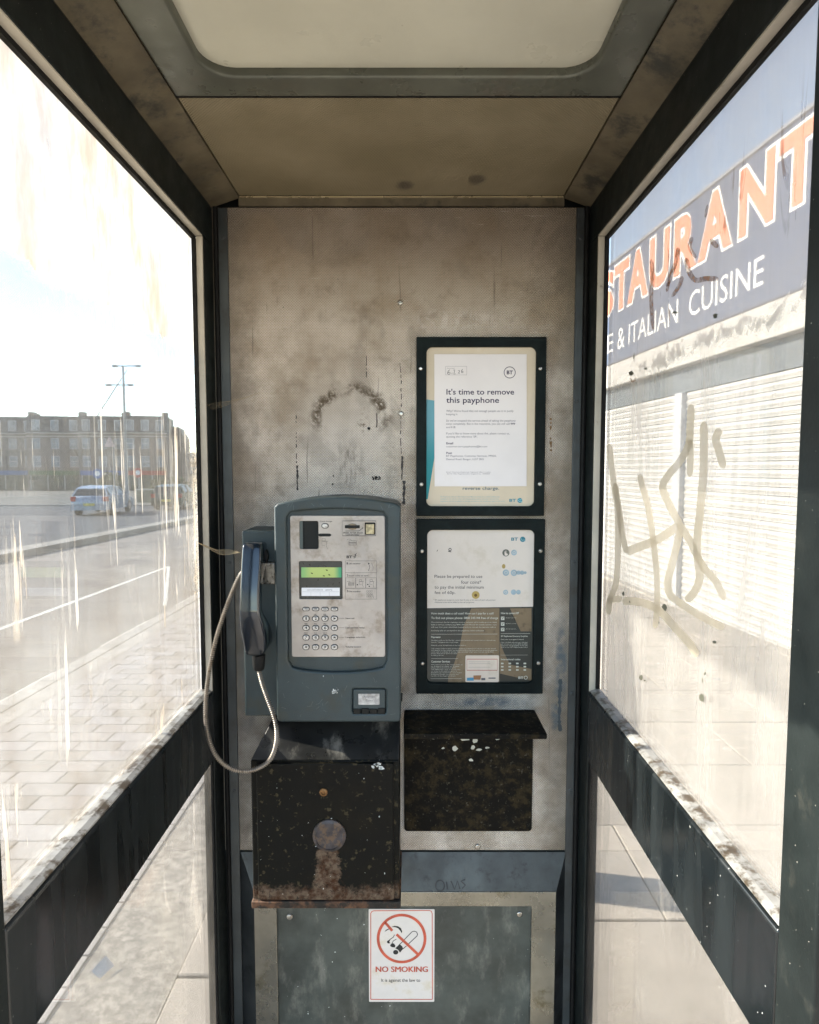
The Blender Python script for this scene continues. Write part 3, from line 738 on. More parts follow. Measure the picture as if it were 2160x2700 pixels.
# ------------------------------------------------------------------ notice frames
frame_m = M('dark_green_textured_frame', (.0045, .0085, .0085), .55, 0, var=.3, scale=30, bump=.7, bscale=500, dirt=(.012, .02, .022), dscale=25, dlo=.55, dhi=.8, spec=.12)
def paper_mat(name, c, stain, k=10, lo=.5, hi=.8): return M(name, c, .6, var=.04, scale=k, dirt=stain, dscale=k, dlo=lo, dhi=hi, bump=.05)
def notice_frame(a, b, ia, ib, label, screws):
    x0, z0 = P(*a, -.012); x1, z1 = P(*b, -.012)
    t = empty('notice_frame', ((x0 + x1) / 2, 0, z1), label, 'notice frame', 'two poster frames on the back panel')
    plate('frame', [rr(x0, x1, z1, z0, .002), rrp(ia, ib, .013, -.012, 7)], -.013, -.001, frame_m, t, .002)
    for s_ in screws: screw(t, *s_, -.0132, .0042)
    return t
f1 = notice_frame((877, 709), (1146, 1086.5), (898.5, 730), (1125.5, 1066), 'upper black poster frame with faded teal poster behind a white notice', ((886, 776), (1138, 776), (887.5, 1020), (1137, 1019)))
f2 = notice_frame((877, 1093), (1143, 1461), (900, 1116), (1122, 1439), 'lower black poster frame with call charges poster, white above dark green', ((888.5, 1160.5), (1138.5, 1160), (890, 1397), (1134, 1396)))
yb0 = -.0042
old = plate('poster', [rrp((890, 722), (1134, 1074), .004, yb0)], yb0, -.0012, paper_mat('yellowed_poster_paper', (.62, .53, .40), (.66, .60, .52), 9), f1)
yp = yb0 - .0003
t1 = NT('faded_teal_ink'); zz = t1.ramp(t1.xyz()[2], P(900, 985, 0)[1], P(900, 870, 0)[1]); t1.bsdf(t1.mix(zz, (.0, .22, .25), (.12, .33, .40)), .55)
Print(f1, 'teal_print', t1.m, yp, c6).poly([(150, 795), (272, 812), (300, 1290), (272, 1440), (200, 1890), (150, 1900)]).build()
p = Print(f1, 'poster_lettering', M('blue_grey_ink', (.06, .12, .16), .6, var=.1), yp - .0001, c6)
p.text('reverse charge.', 582, 1755, 980, 1800, .01)
p.build()
p = Print(f1, 'poster_small_print', M('faint_teal_ink', (.25, .42, .46), .6), yp - .0001, c6)
p.text('BT Payphones calls at 1.00 minimum and 40p per minute to a mobile landline rate', 340, 1858, 985, 1875).text('available in the UK for other call charges please phone customer services free', 340, 1882, 975, 1899).text('payphone service is subject to change and terms and conditions apply at all times', 340, 1906, 1040, 1923)
p.build()
def bt_globe(p, x, y, w_, h_, q):
    p.text('BT', x, y, x + w_ * .5, y + h_, .03)
    q.circle(x + w_ * .78, y + h_ * .5, h_ * .62)
teal = M('logo_teal', (.02, .20, .27), .5); pale_teal = M('logo_pale_teal', (.22, .45, .5), .5)
p = Print(f1, 'poster_logo', teal, yp - .0002, c6); p.text('BT', 1092, 1888, 1165, 1920, .03); p.circle(1207, 1905, 27, None, 24); p.build()
p = Print(f1, 'poster_logo_swirl', pale_teal, yp - .0004, c6); p.line([(1185, 1900), (1200, 1915), (1222, 1912), (1233, 1925)], 9); p.line([(1195, 1885), (1212, 1897), (1232, 1893)], 6); p.build()
# loose white notice (a thing of its own, slipped in front of the poster)
yn = yb0 - .0022
a4 = empty('paper_notice', (P(1012, 1024, yn)[0], yn, P(1012, 1024, yn)[1]), 'white A4 notice headed with the time to remove this payphone', 'notice')
q4 = [P(*c6(*c), yn) for c in ((274, 1752), (1281, 1750), (1282, 306), (271, 305))]
plate('sheet', [q4], yn, yn + .0008, paper_mat('white_notice_paper', (.74, .70, .695), (.70, .66, .63), 6), a4)
purple = M('dark_purple_ink', (.02, .010, .05), .6, var=.05)
grey_p = M('grey_purple_ink', (.13, .11, .15), .6, var=.05)
p = Print(a4, 'headline', purple, yn - .0002, c6)
p.text("It's time to remove", 404, 684, 1145, 748, .012); p.text('this payphone', 402, 776, 980, 858, .012)
p.build()
p = Print(a4, 'logo', purple, yn - .0002, c6); p.circle(1096, 505, 61, 7, 40); p.text('BT', 1064, 484, 1130, 526, .03); p.build()
p = Print(a4, 'body_text', grey_p, yn - .0002, c6)
for (s_, x0, y0, x1, y1, b_) in (("Why? We've found that not enough people use it to justify", 402, 914, 1138, 944, 0), ('keeping it.', 402, 952, 528, 978, 0),
    ("So we've stopped the service ahead of taking the payphone", 402, 1020, 1160, 1050, 0), ('away completely. But in the meantime, you can still call', 402, 1056, 1095, 1084, 0), ('999', 1105, 1056, 1156, 1078, .03), ('and', 402, 1094, 446, 1114, 0), ('112', 458, 1094, 502, 1114, .03),
    ("If you'd like to know more about this, please contact us,", 402, 1160, 1095, 1190, 0), ("quoting the reference 'SR'.", 402, 1196, 745, 1224, 0),
    ('Email', 402, 1268, 478, 1292, .03), ('customer.serv.payphones@bt.com', 402, 1304, 850, 1330, 0), ('Post', 402, 1374, 464, 1398, .03),
    ('BT Payphones, Customer Services, PP020,', 402, 1408, 950, 1434, 0), ('Dewsol Road, Bangor, LL57 2RG', 402, 1444, 812, 1470, 0),
    ('British Telecommunications plc. Registered office in London', 404, 1590, 888, 1603, 0), ('EC1A 7AJ. Registered in England no. 1800000', 412, 1609, 882, 1622, 0)):
    p.text(s_, x0, y0, x1, y1, b_)
p.rect(395, 438, 626, 532, 2); p.text('Date posted', 412, 455, 492, 466); p.build()
p = Print(a4, 'handwritten_date', ink, yn - .0003, c6)
p.line([(440, 475), (420, 495), (415, 520), (432, 528), (448, 512), (436, 500), (420, 512)], 5); p.line([(458, 514), (472, 512)], 4)
p.line([(478, 480), (496, 476), (490, 500), (484, 524), (505, 520)], 5); p.line([(532, 486), (548, 484), (545, 500), (530, 514), (550, 514)], 5); p.line([(580, 468), (568, 490), (570, 508), (584, 508), (586, 494), (572, 492)], 5)
p.build()
# lower poster
pl = plate('poster', [rrp((892, 1108), (1130, 1447), .004, yb0)], yb0, -.0012, M('dark_green_poster', (.006, .012, .011), .35, var=.3, scale=9), f2)
y1_ = yb0 - .0003
whitep = paper_mat('aged_white_print', (.66, .60, .54), (.56, .50, .42), 14, .5, .75)
Print(f2, 'poster_white_field', whitep, y1_, c7).poly([(185, 180), (1390, 180), (1390, 1055), (185, 1072)]).build()
tanp = M('faded_tan_print', (.16, .115, .065), .5, var=.15, scale=20, dirt=(.09, .065, .035), dscale=40)
p = Print(f2, 'poster_faded_swoosh', tanp, y1_, c7)
p.poly([(690, 1074), (1002, 1072), (1002, 1600), (1002, 1905), (430, 1905), (430, 1840), (500, 1680), (560, 1500), (600, 1280)])
p.poly([(1120, 1074), (1360, 1072), (1360, 1330), (1240, 1330)]); p.poly([(1006, 1440), (1050, 1560), (1120, 1700), (1360, 1750), (1360, 1880), (1006, 1800)]); p.build()
dk = M('dark_poster_ink', (.02, .018, .02), .6)
p = Print(f2, 'poster_headline', M('faded_dark_ink', (.045, .04, .042), .6), y1_ - .0002, c7)
p.text('Please be prepared to use', 278, 700, 812, 745, .004); p.text('four coins*', 575, 760, 800, 800, .004); p.text('to pay the initial minimum', 280, 820, 828, 866, .004); p.text('fee of 60p.', 280, 880, 512, 924, .004)
p.text('* BT payphones accept no more than 8 coins at the start of each call payment', 268, 972, 958, 992); p.text('Additional coins can be added as the call progresses', 280, 998, 722, 1018)
p.build()
p = Print(f2, 'ink_mark', dk, y1_ - .0002, c7); p.line([(305, 440), (315, 420)], 6); p.circle(452, 418, 14, 8, 10); p.line([(430, 435), (465, 445)], 9); p.build()
p = Print(f2, 'poster_logo', teal, y1_ - .0002, c7); p.text('BT', 1134, 284, 1210, 320, .03); p.circle(1262, 304, 30, None, 24); p.build()
p = Print(f2, 'poster_logo_swirl', pale_teal, y1_ - .0004, c7); p.line([(1240, 290), (1255, 315), (1280, 310), (1292, 325)], 9); p.build()
bluep = M('faded_blue_coin_print', (.30, .40, .46), .6, var=.12, scale=60)
p = Print(f2, 'coin_picture', bluep, y1_ - .0002, c7)
for (cx, cy, r_) in ((1165, 452, 32), (1075, 676, 36), (1165, 678, 36), (1215, 676, 24), (1255, 676, 24), (1290, 676, 16), (1072, 894, 28), (1160, 893, 30), (1215, 893, 26)): p.circle(cx, cy, r_)
p.build()
p = Print(f2, 'hand_icon', M('grey_icon', (.12, .13, .11), .6), y1_ - .0002, c7); p.circle(1075, 455, 40); p.build()
p = Print(f2, 'coin_detail', whitep, y1_ - .0004, c7)
p.poly([(1058, 440), (1064, 440), (1066, 462), (1072, 430), (1078, 430), (1080, 460), (1098, 468), (1090, 486), (1062, 486)])
for (cx, cy, r_) in ((1165, 452, 14), (1075, 676, 16), (1165, 678, 16), (1072, 894, 12)): p.circle(cx, cy, r_, 4, 16)
p.build()
p = Print(f2, 'burn_mark', M('yellow_burn', (.42, .31, .10), .7), y1_ - .0003, c7); p.circle(738, 925, 44, None, 18); p.circle(1050, 605, 20, None, 10, 26); p.build()
p = Print(f2, 'burn_hole', M('brown_burn', (.14, .08, .02), .7), y1_ - .0006, c7); p.circle(738, 928, 17, None, 12); p.build()
wt = M('white_poster_ink', (.50, .52, .47), .6, var=.1, scale=40)
p = Print(f2, 'poster_text', wt, y1_ - .0003, c7)
p.text('How much does a call cost? How can I pay for a call?', 242, 1118, 940, 1148, .012); p.text('To find out please phone: 0800 345144 free of charge', 242, 1168, 988, 1200, .012)
yy = 1222
lines = ['The minimum fee for making a local or national call is made up of an initial', 'Calls to service numbers (e.g. 0845, 087 and 09) and the mobile numbers vary', 'will vary from given advertised charges and you can ask the operator before', None, 'Incoming calls are accepted at this payphone unless indicated']
for s_ in lines:
    if s_: p.text(s_, 242, yy, 242 + len(s_) * 9.6, yy + 17)
    yy += 27 if s_ else 12
p.line([(242, 1362), (980, 1360)], 3)
p.text('Payment', 242, 1384, 346, 1408, .02)
for (s_, y_, xe) in (('Accepted coins are 10p 20p 50p 1 pound and 2 pounds and unused coins are returned only', 1424, 960), ('from calls. This payphone does not give change.', 1446, 545), ('Please do not use damaged coins as they may block it.', 1480, 630), ('Calls using a credit or debit card are charged at a minimum of 1.20 plus a rate per minute', 1516, 960), ('and depend on the number you dial the tariff at that time and how long you speak for', 1535, 980), ('some calls to mobiles or service lines can have other rates that are set by their', 1554, 940), ('provider. Please ask our operator for details', 1572, 530), ('by dialling 100 free', 1592, 380)): p.text(s_, 242, y_, xe, y_ + 14)
p.line([(242, 1634), (540, 1634)], 3); p.text('Customer Services', 242, 1654, 452, 1678, .02)
for i in range(8): p.text(('We want you to be happy with us', 'so if there is a fault or a claim', 'please tell us as soon as possible', 'call 0800 661 610 free any day', 'or write to the address given at', 'Payphones customer care team', 'Freepost Bangor and quote the', 'number of this payphone shown')[i], 242, 1696 + i * 18, 590 - (i * 37 % 90), 1709 + i * 18)
p.line([(235, 1858), (580, 1856)], 3)
p.text('How to contact BT', 1020, 1116, 1222, 1138, .02)
for y_ in (1186, 1250, 1310): p.poly([(1020, y_ - 20), (1058, y_ - 20), (1058, y_ + 18), (1020, y_ + 18)]); p.text('dial free at any time', 1072, y_ - 12, 1190, y_ + 0)
p.line([(1018, 1356), (1346, 1354)], 3); p.text('BT Payphones Directory Enquiries', 1020, 1376, 1318, 1396, .015); p.text('Did you try again? Need', 1020, 1414, 1272, 1430)
for i in range(4): p.text(('Dial 118 500 call cost per call plus', 'per minute rate. From 10p. 0800 00', 'minimum fee applies', 'Call us for BT Payphone on 100'), ) if False else p.text(('Dial 118 500 call cost per call plus', 'per minute rate. From 0800 22 8876', 'minimum charge applies to all calls', 'Call us for BT Payphones rates')[i], 1020, 1448 + i * 18, 1316, 1461 + i * 18)
p.line([(1018, 1595), (1320, 1594)], 2); p.text('International codes', 1020, 1632, 1236, 1652, .015)
for r_ in range(3):
    for c_ in range(4): p.poly([(1020 + c_ * 84, 1680 + r_ * 36), (1048 + c_ * 84, 1680 + r_ * 36), (1048 + c_ * 84, 1696 + r_ * 36), (1020 + c_ * 84, 1696 + r_ * 36)])
p.text('BT', 1214, 1834, 1270, 1860, .03); p.circle(1296, 1846, 18, 6, 16); p.build()
for y_ in (): pass
p = Print(f2, 'icon_detail', dk, y1_ - .0006, c7)
for y_ in (1186, 1250, 1310): p.line([(1028, y_ - 12), (1040, y_), (1030, y_ + 10)], 6); p.circle(1048, y_ - 8, 5, None, 8)
p.build()
# small card stuck inside the lower frame
ycd = y1_ - .0016
cd = empty('small_card', (P(*c7(810, 1895), ycd)[0], ycd, P(*c7(810, 1895), ycd)[1]), 'small cream card with red lines stuck at foot of the lower poster', 'card')
plate('card', [rrp(c7(624, 1598), c7(996, 1896), .003, ycd)], ycd - .0002, ycd + .0009, paper_mat('cream_card', (.66, .57, .49), (.55, .47, .38), 24), cd)
p = Print(cd, 'red_lines', M('red_card_ink', (.42, .10, .07), .6), ycd - .0004, c7); p.line([(640, 1640), (980, 1640)], 7); p.line([(640, 1764), (980, 1764)], 7); p.line([(640, 1640), (640, 1764)], 3); p.line([(980, 1640), (980, 1764)], 3); p.build()
p = Print(cd, 'card_print', ink_soft, ycd - .0004, c7)
for y_ in (1670, 1690, 1730): p.line([(660, y_), (900, y_)], 2)
p.poly([(880, 1845), (960, 1845), (960, 1858), (880, 1858)]); p.poly([(800, 1850), (845, 1850), (845, 1875), (800, 1875)]); p.build()
p = Print(cd, 'blue_print', M('blue_card_ink', (.05, .25, .42), .6), ycd - .0004, c7); p.poly([(640, 1848), (715, 1845), (715, 1880), (640, 1880)]); p.build()
p = Print(cd, 'brown_print', M('brown_card_ink', (.30, .14, .06), .6), ycd - .0006, c7); p.poly([(712, 1822), (800, 1820), (790, 1870), (716, 1868)]); p.build()

# ------------------------------------------------------------------ no smoking sticker
ys_ = -.0318 if False else -.0242
stk = empty('no_smoking_sticker', (P(845, 2100, ys_)[0], ys_, P(845, 2100, ys_)[1]), 'white no smoking sticker with red ring and crossed cigarette on the lower plate', 'sticker')
plate('sticker_sheet', [rrp(cs(232, 266), cs(1476, 2020), .002, ys_)], ys_ - .0006, ys_ + .0006, paper_mat('sticker_white', (.66, .61, .57), (.60, .52, .40), 18, .52, .75), stk)
ysp = ys_ - .0009
redm = M('faded_red_ink', (.50, .085, .045), .5, var=.22, scale=30, dirt=(.60, .30, .24), dscale=40, dlo=.6, dhi=.72)
p = Print(stk, 'red_print', redm, ysp, cs)
bo_ = [(272, 1980), (272, 350), (290, 315), (330, 300), (1385, 294), (1420, 308), (1436, 350), (1440, 1980)]
p.line(bo_, 15); p.line([(272, 1980), (1440, 1980)], 15)
p.circle(856, 826, 445, 54, 56)
p.line([(545, 520), (680, 680)], 52); p.line([(760, 745), (1160, 1120)], 52)
p.text('NO SMOKING', 368, 1355, 1352, 1458)
for dx in (-5, 5): p.y -= .0002; p.text('NO SMOKING', 368 + dx, 1355, 1352 + dx, 1458)
p.build()
p = Print(stk, 'black_print', ink, ysp + .0002, cs)
p.poly([(660, 605), (720, 585), (790, 592), (845, 630), (868, 690), (855, 725), (838, 690), (790, 630), (730, 610)])
p.poly([(532, 705), (560, 660), (600, 640), (640, 640), (600, 660), (565, 680)])
p.line([(722, 752), (700, 800), (640, 840), (600, 880)], 14); p.poly([(580, 880), (600, 860), (640, 850), (625, 890), (645, 915), (600, 920), (578, 900)])
p.line([(760, 835), (700, 870), (675, 915)], 12); p.poly([(640, 950), (670, 915), (710, 918), (740, 960), (730, 995), (680, 990), (645, 975)])
p.poly([(735, 1010), (820, 930), (870, 975), (885, 1020), (825, 1095), (790, 1040)]); p.circle(745, 1085, 50, None, 18, 44)
p.line([(905, 850), (1050, 700), (1095, 685), (1140, 700), (1160, 745), (1145, 780), (990, 925)], 15); p.line([(800, 955), (875, 885)], 15); p.line([(870, 1030), (950, 965)], 15)
p.text('It is against the law to', 470, 1585, 1210, 1665, .01); p.build()

# ------------------------------------------------------------------ payphone
YF = -.17
ph = empty('payphone', (-.15, 0, 1.003), 'teal grey wall payphone with metal keypad plate and green display', 'payphone')
case_m = M('speckled_teal_grey_casing', (.026, .039, .042), .42, 0, var=.15, scale=9, bump=.55, bscale=600, spots=(.55, .58, .58), sscale=95, sthr=.765, dirt=(.032, .038, .033), dscale=12, spec=.35)
face_m = M('scuffed_steel_faceplate', (.35, .315, .285), .4, .25, var=.16, scale=9, dirt=(.18, .145, .11), dscale=20, dlo=.48, dhi=.75, bump=.1)
def arc_outline(x0, x1, zb, zc, zr, rb=.008, n=14, rt=.006):
    pts = []
    for i in range(5): a = R(180 + 90 * i / 4); pts.append((x0 + rb + rb * math.cos(a), zb + rb + rb * math.sin(a)))
    for i in range(5): a = R(270 + 90 * i / 4); pts.append((x1 - rb + rb * math.cos(a), zb + rb + rb * math.sin(a)))
    pts.append((x1, zc - rt))
    for i in range(n + 1):
        u = 1 - i / n; uu = .03 + .94 * u; pts.append((x0 + (x1 - x0) * uu, zc + (zr - zc) * (1 - (2 * uu - 1) ** 2)))
    pts.append((x0, zc - rt)); return pts
px0, px1 = P(579.8, 1300, YF)[0], P(844, 1300, YF)[0]
pzb, pzc, pzr = P(700, 1521, YF)[1], P(700, 1062, YF)[1], P(700, 1046, YF)[1]
outl = arc_outline(px0, px1, pzb, pzc, pzr)
# recess outline: arched above, bowed below
rx0, rx1 = P(*c5(447, 800), YF)[0], P(*c5(1308, 800), YF)[0]
rzt, rztc = P(*c5(800, 202), YF)[1], P(*c5(800, 235), YF)[1]; rzb, rzbc = P(*c5(800, 1610), YF)[1], P(*c5(800, 1555), YF)[1]
rec = []
for i in range(17):
    u = i / 16; uu = .04 + .92 * u; rec.append((rx0 + (rx1 - rx0) * uu, rzbc - (rzbc - rzb) * (1 - (2 * uu - 1) ** 2) ** .7))
rec.append((rx1, rzbc + .012)); rec.append((rx1, rztc - .010))
for i in range(17):
    u = 1 - i / 16; uu = .04 + .92 * u; rec.append((rx0 + (rx1 - rx0) * uu, rztc + (rzt - rztc) * (1 - (2 * uu - 1) ** 2)))
rec.append((rx0, rztc - .010)); rec.append((rx0, rzbc + .012))
# return tray opening
tx0, tz1 = P(*c5(1010, 1755), YF); tx1, tz0 = P(*c5(1300, 1965), YF)
plate('casing', [outl, rec, rr(tx0, tx1, tz0, tz1, .004)], YF, YF + .016, case_m, ph, .0045)
YR = YF + .0095
FL = arc_outline(px0 + .002, px1 - .002, pzb + .002, pzc - .002, pzr - .002)
plate('casing_back', [FL], YR, -.001, case_m, ph, .0)
def cpt(a, b): return rrp(cp(*a), cp(*b), .0, YF)
fx0, fz1 = P(*cp(26, 100), YR - .003); fx1, fz0 = P(*cp(1314, 2010), YR - .003)
YP = YR - .0042
holes = [rrp(cp(150, 172), cp(412, 552), .0035, YP), rrp(cp(144, 716), cp(736, 1230), .003, YP), rrp(cp(1036, 192), cp(1180, 358), .0022, YP)]
plate('faceplate', [rr(fx0, fx1, fz0, fz1, .0045)] + holes, YP, YR - .0004, face_m, ph, .0008)
pw = M('black_plastic', (.004, .005, .005), .5, var=.2, spec=.2)
# card reader
cr = plate('card_reader', [rrp(cp(147, 169), cp(415, 555), .0035, YP)], YR - .0002, YR + .01, pw, ph)
plate('card_reader_edge', [rrp(cp(151, 173), cp(200, 551), .002, YP)], YP + .001, YR - .0003, M('dark_teal_plastic', (.03, .045, .045), .35), cr)
plate('card_slot', [rrp(cp(405, 342), cp(586, 382), .0045, YP)], YP - .0004, YP + .001, pw, cr)
def key(x, y, hw, hh, nm='key'):
    o = plate(nm, [rrp(cp(x - hw - 10, y - hh - 10), cp(x + hw + 10, y + hh + 10), P(*cp(x, y - hh - 10), YP)[1] - P(*cp(x, y), YP)[1] - .00015, YP)], YP - .0006, YP + .0003, M('key_surround_dark', (.02, .02, .021), .5), ph)
    k_ = plate('key_cap', [rrp(cp(x - hw, y - hh), cp(x + hw, y + hh), P(*cp(x, y - hh), YP)[1] - P(*cp(x, y), YP)[1] - .00015, YP)], YP - .0026, YP + .0003, M('polished_key_steel', (.44, .43, .41), .3, .4, var=.12, scale=60), o, .0008)
    return o
key(500, 238, 40, 26, 'change_button')
xs4 = (243, 372, 500, 627)
labs = (('1', '2', '3', None), ('4', '5', '6', None), ('7', '8', '9', None), ('*', '0', '#', None))
keys = []
for x in xs4: keys.append((x, 1363, 41, 19, 'fn'))
for r_, y in enumerate((1492, 1618, 1748, 1878)):
    for c_, x in enumerate(xs4): keys.append((x, y, 40, 30, labs[r_][c_] or '>'))
YK = YP - .0029
for (x, y, hw, hh, lb) in keys:
    ko = key(x, y, hw, hh)
    p = Print(ko, 'key_legend', ink, YK, cp)
    if lb == 'fn': p.poly([(x - 20, y - 6), (x + 20, y - 6), (x + 20, y + 7), (x - 20, y + 7)])
    elif lb == '>': p.poly([(x - 13, y - 17), (x + 22, y), (x - 13, y + 17)])
    elif lb == '*': p.line([(x - 14, y), (x + 14, y)], 6); p.line([(x - 9, y - 12), (x + 9, y + 12)], 6); p.line([(x - 9, y + 12), (x + 9, y - 12)], 6)
    else: p.text(lb, x - (8 if lb == '1' else 15), y - 19, x + (8 if lb == '1' else 15), y + 19, .02)
    p.build()
# coin panel
pb = rrp(cp(722, 160), cp(1196, 382), .004, YP); pb2 = rrp(cp(732, 170), cp(1186, 372), .0035, YP)
cpn = plate('coin_panel', [pb, rrp(cp(1036, 192), cp(1180, 358), .0022, YP)], YP - .0012, YP - .0001, face_m, ph, .0004)
p = Print(cpn, 'panel_print', ink, YP - .0016, cp)
p.line([(736, 172), (1184, 172), (1184, 372), (736, 372)], 6, True); p.line([(775, 308), (960, 306), (1008, 268)], 7); p.poly([(1018, 258), (1012, 280), (998, 264)])
p.text('PRESS AFTER EACH', 748, 322, 1008, 342, .02); p.text('COIN ENTERED', 778, 348, 965, 367, .02); p.build()
lens = [(800, 232), (830, 212), (870, 205), (910, 212), (940, 232), (940, 262), (910, 284), (870, 291), (830, 284), (800, 262)]
plate('coin_chute', [[P(*cp(*q), YP) for q in lens][::-1]], YP - .0035, YP - .0005, M('dull_bronze', (.14, .11, .075), .35, .5), cpn, .001)
plate('coin_slot', [rrp(cp(770, 228), cp(970, 268), .0008, YP)], YP - .0042, YP - .0005, pw, cpn)
plate('push_button', [rrp(cp(1048, 212), cp(1166, 352), .002, YP)], YP - .0006, YR + .004, M('scratched_brass_button', (.28, .24, .15), .35, .5, var=.4, scale=150), cpn, .001)
plate('push_button_well', [rrp(cp(1030, 186), cp(1186, 364), .002, YP)], YR - .0003, YR + .006, pw, cpn)
# display
dw_ = plate('display_window', [rrp(cp(138, 710), cp(742, 1236), .003, YP)], YR - .0002, YR + .004, M('dark_display_back', (.018, .019, .015), .35, var=.35, scale=60), ph)
t = NT('green_lcd'); xx = t.ramp(t.xyz()[0], P(*cp(600, 870), YR)[0], P(*cp(715, 870), YR)[0])
xl = t.ramp(t.xyz()[0], P(*cp(180, 870), YR)[0], P(*cp(330, 870), YR)[0])
t.bsdf(t.mix(xx, t.mix(xl, (.19, .40, .14), (.36, .45, .13)), (.02, .26, .12)), .3)
Print(dw_, 'lcd_strip', t.m, YR - .0006, cp).poly([(178, 800), (722, 800), (722, 937), (178, 937)]).build()
p = Print(dw_, 'dead_fly', rubber, YR - .0009, cp)
for (x, y) in ((322, 880), (523, 838), (484, 915), (557, 902)): p.circle(x, y, 12, None, 8, 8); p.line([(x - 16, y - 10), (x + 14, y + 10)], 4)
p.build()
Print(dw_, 'number_label', M('white_number_label', (.70, .70, .72), .5, var=.04), YR - .0006, cp).poly([(182, 1076), (698, 1076), (698, 1187), (182, 1187)]).build()
p = Print(dw_, 'number_print', ink_soft, YR - .0009, cp); [p.line([(258 + i * 17, 1098), (258 + i * 17, 1114)], 6) for i in range(13)]; p.text('6072', 504, 1098, 598, 1114, .01)
p.line([(190, 1130), (690, 1130)], 2)
for x in (308, 433, 556): p.line([(x, 1130), (x, 1185)], 2)
p.build()
# printed instructions
p = Print(ph, 'faceplate_print', ink, YP - .0005, cp)
p.text('Card change', 428, 168, 596, 190, .01); p.text('BT', 790, 640, 866, 676, .03)
p.line([(890, 680), (905, 640), (925, 608)], 7); p.line([(880, 645), (895, 660), (890, 680)], 6); p.line([(905, 620), (915, 650), (910, 672)], 6); p.line([(893, 628), (935, 640)], 3)
p.text('1', 792, 732, 806, 760, .01); p.text('2', 792, 892, 812, 922, .01); p.text('3', 792, 1106, 812, 1136, .01)
p.text('Lift receiver', 822, 738, 980, 758, .012); p.text('Insert coins or card', 820, 902, 1084, 922, .012); p.text('Dial number', 820, 1116, 982, 1136, .012)
p.text('Next call', 778, 1480, 895, 1500, .01); p.text('Last number redial', 778, 1607, 1032, 1627, .01); p.text('Language selection', 778, 1736, 1042, 1760, .01); p.text('Volume control', 778, 1866, 984, 1886, .01)
for (s_, x, y) in (('ABC', 368, 1438), ('DEF', 495, 1438), ('GHI', 240, 1564), ('JKL', 370, 1564), ('MNO', 498, 1564), ('PQRS', 240, 1690), ('TUV', 370, 1690), ('WXYZ', 498, 1690)): p.text(s_, x - 6.5 * len(s_), y - 7, x + 6.5 * len(s_), y + 7, .01)
for y in (1490, 1617, 1748, 1878): p.line([(688, y), (760, y)], 2.5)
p.rect(774, 712, 1198, 1230, 3); p.line([(774, 872), (1198, 872)], 3); p.line([(774, 1090), (1198, 1090)], 3)
for a in ((780, 912), (916, 1048), (1052, 1192)): p.rect(a[0], 940, a[1], 1080, 2.5)
def coins(x, y, k=1):
    p.line([(x, y), (x + 12 * k, y - 14 * k), (x + 45 * k, y - 14 * k), (x + 65 * k, y + 4 * k)], 3); p.rect(x + 28 * k, y + 8 * k, x + 128 * k, y + 66 * k, 3); p.line([(x + 28 * k, y + 36 * k), (x + 128 * k, y + 36 * k)], 8)
def card(x, y, k=1):
    p.rect(x, y, x + 45 * k, y + 32 * k, 3); p.line([(x, y + 40 * k), (x, y + 90 * k), (x + 40 * k, y + 90 * k)], 3); p.line([(x, y + 34 * k), (x + 80 * k, y + 34 * k)], 3); p.line([(x + 65 * k, y + 36 * k), (x + 60 * k, y + 100 * k), (x + 75 * k, y + 140 * k)], 3)
coins(796, 432); coins(796, 1000, .7); card(458, 412); card(962, 966, .75); card(1106, 966, .75)
p.circle(936, 1036, 9, None, 8); p.circle(1078, 1032, 9, None, 8); p.circle(1098, 1056, 9, None, 8)
p.poly([(1080, 735), (1104, 748), (1084, 764)]); p.line([(1096, 762), (1104, 800), (1086, 850)], 5); p.line([(1130, 740), (1150, 800), (1146, 850)], 3)
for i in range(3):
    for j in range(3): p.rect(1062 + i * 28, 1112 + j * 34, 1082 + i * 28, 1134 + j * 34, 2)
p.line([(1118, 1160), (1145, 1172), (1160, 1222)], 3)
p.build()
# refund flap
fl_ = plate('refund_flap', [rr(tx0 + .0015, tx1 - .0015, tz0 + .007, tz1 - .0012, .003)], YF + .002, YF + .012, case_m, ph, .0015)
plate('refund_well', [rr(tx0 + .0005, tx1 - .0005, tz0 + .0005, tz1 - .0005, .004)], YF + .0125, YF + .0158, pw, ph)
sc = []
a0 = P(*c5(1014, 1950), YF); 
mb = MB()
for i in range(4):
    xa = tx0 + .001 + (tx1 - tx0 - .002) * i / 4; xb = tx0 + .001 + (tx1 - tx0 - .002) * (i + 1) / 4
    mb.box(xa + .0006, xb - .0006, YF + .0003, YF + .011, tz0 - .0015, tz0 + .0095 + (.0015 if i % 2 else 0))
o = put('flap_hinge', mb.mesh(False), pw, fl_); bev(o, .001)
plate('flap_label', [rrp(c5(1062, 1796), c5(1244, 1890), .0012, YF)], YF + .0008, YF + .0022, M('worn_metal_label', (.36, .36, .36), .4, .3, var=.3, scale=90, dirt=(.2, .19, .17), dscale=60), fl_)
p = Print(fl_, 'label_print', ink_soft, YF + .0005, c5); p.text('Returned', 1110, 1812, 1200, 1828, .01); p.text('Coins', 1125, 1845, 1185, 1860, .01); p.build()
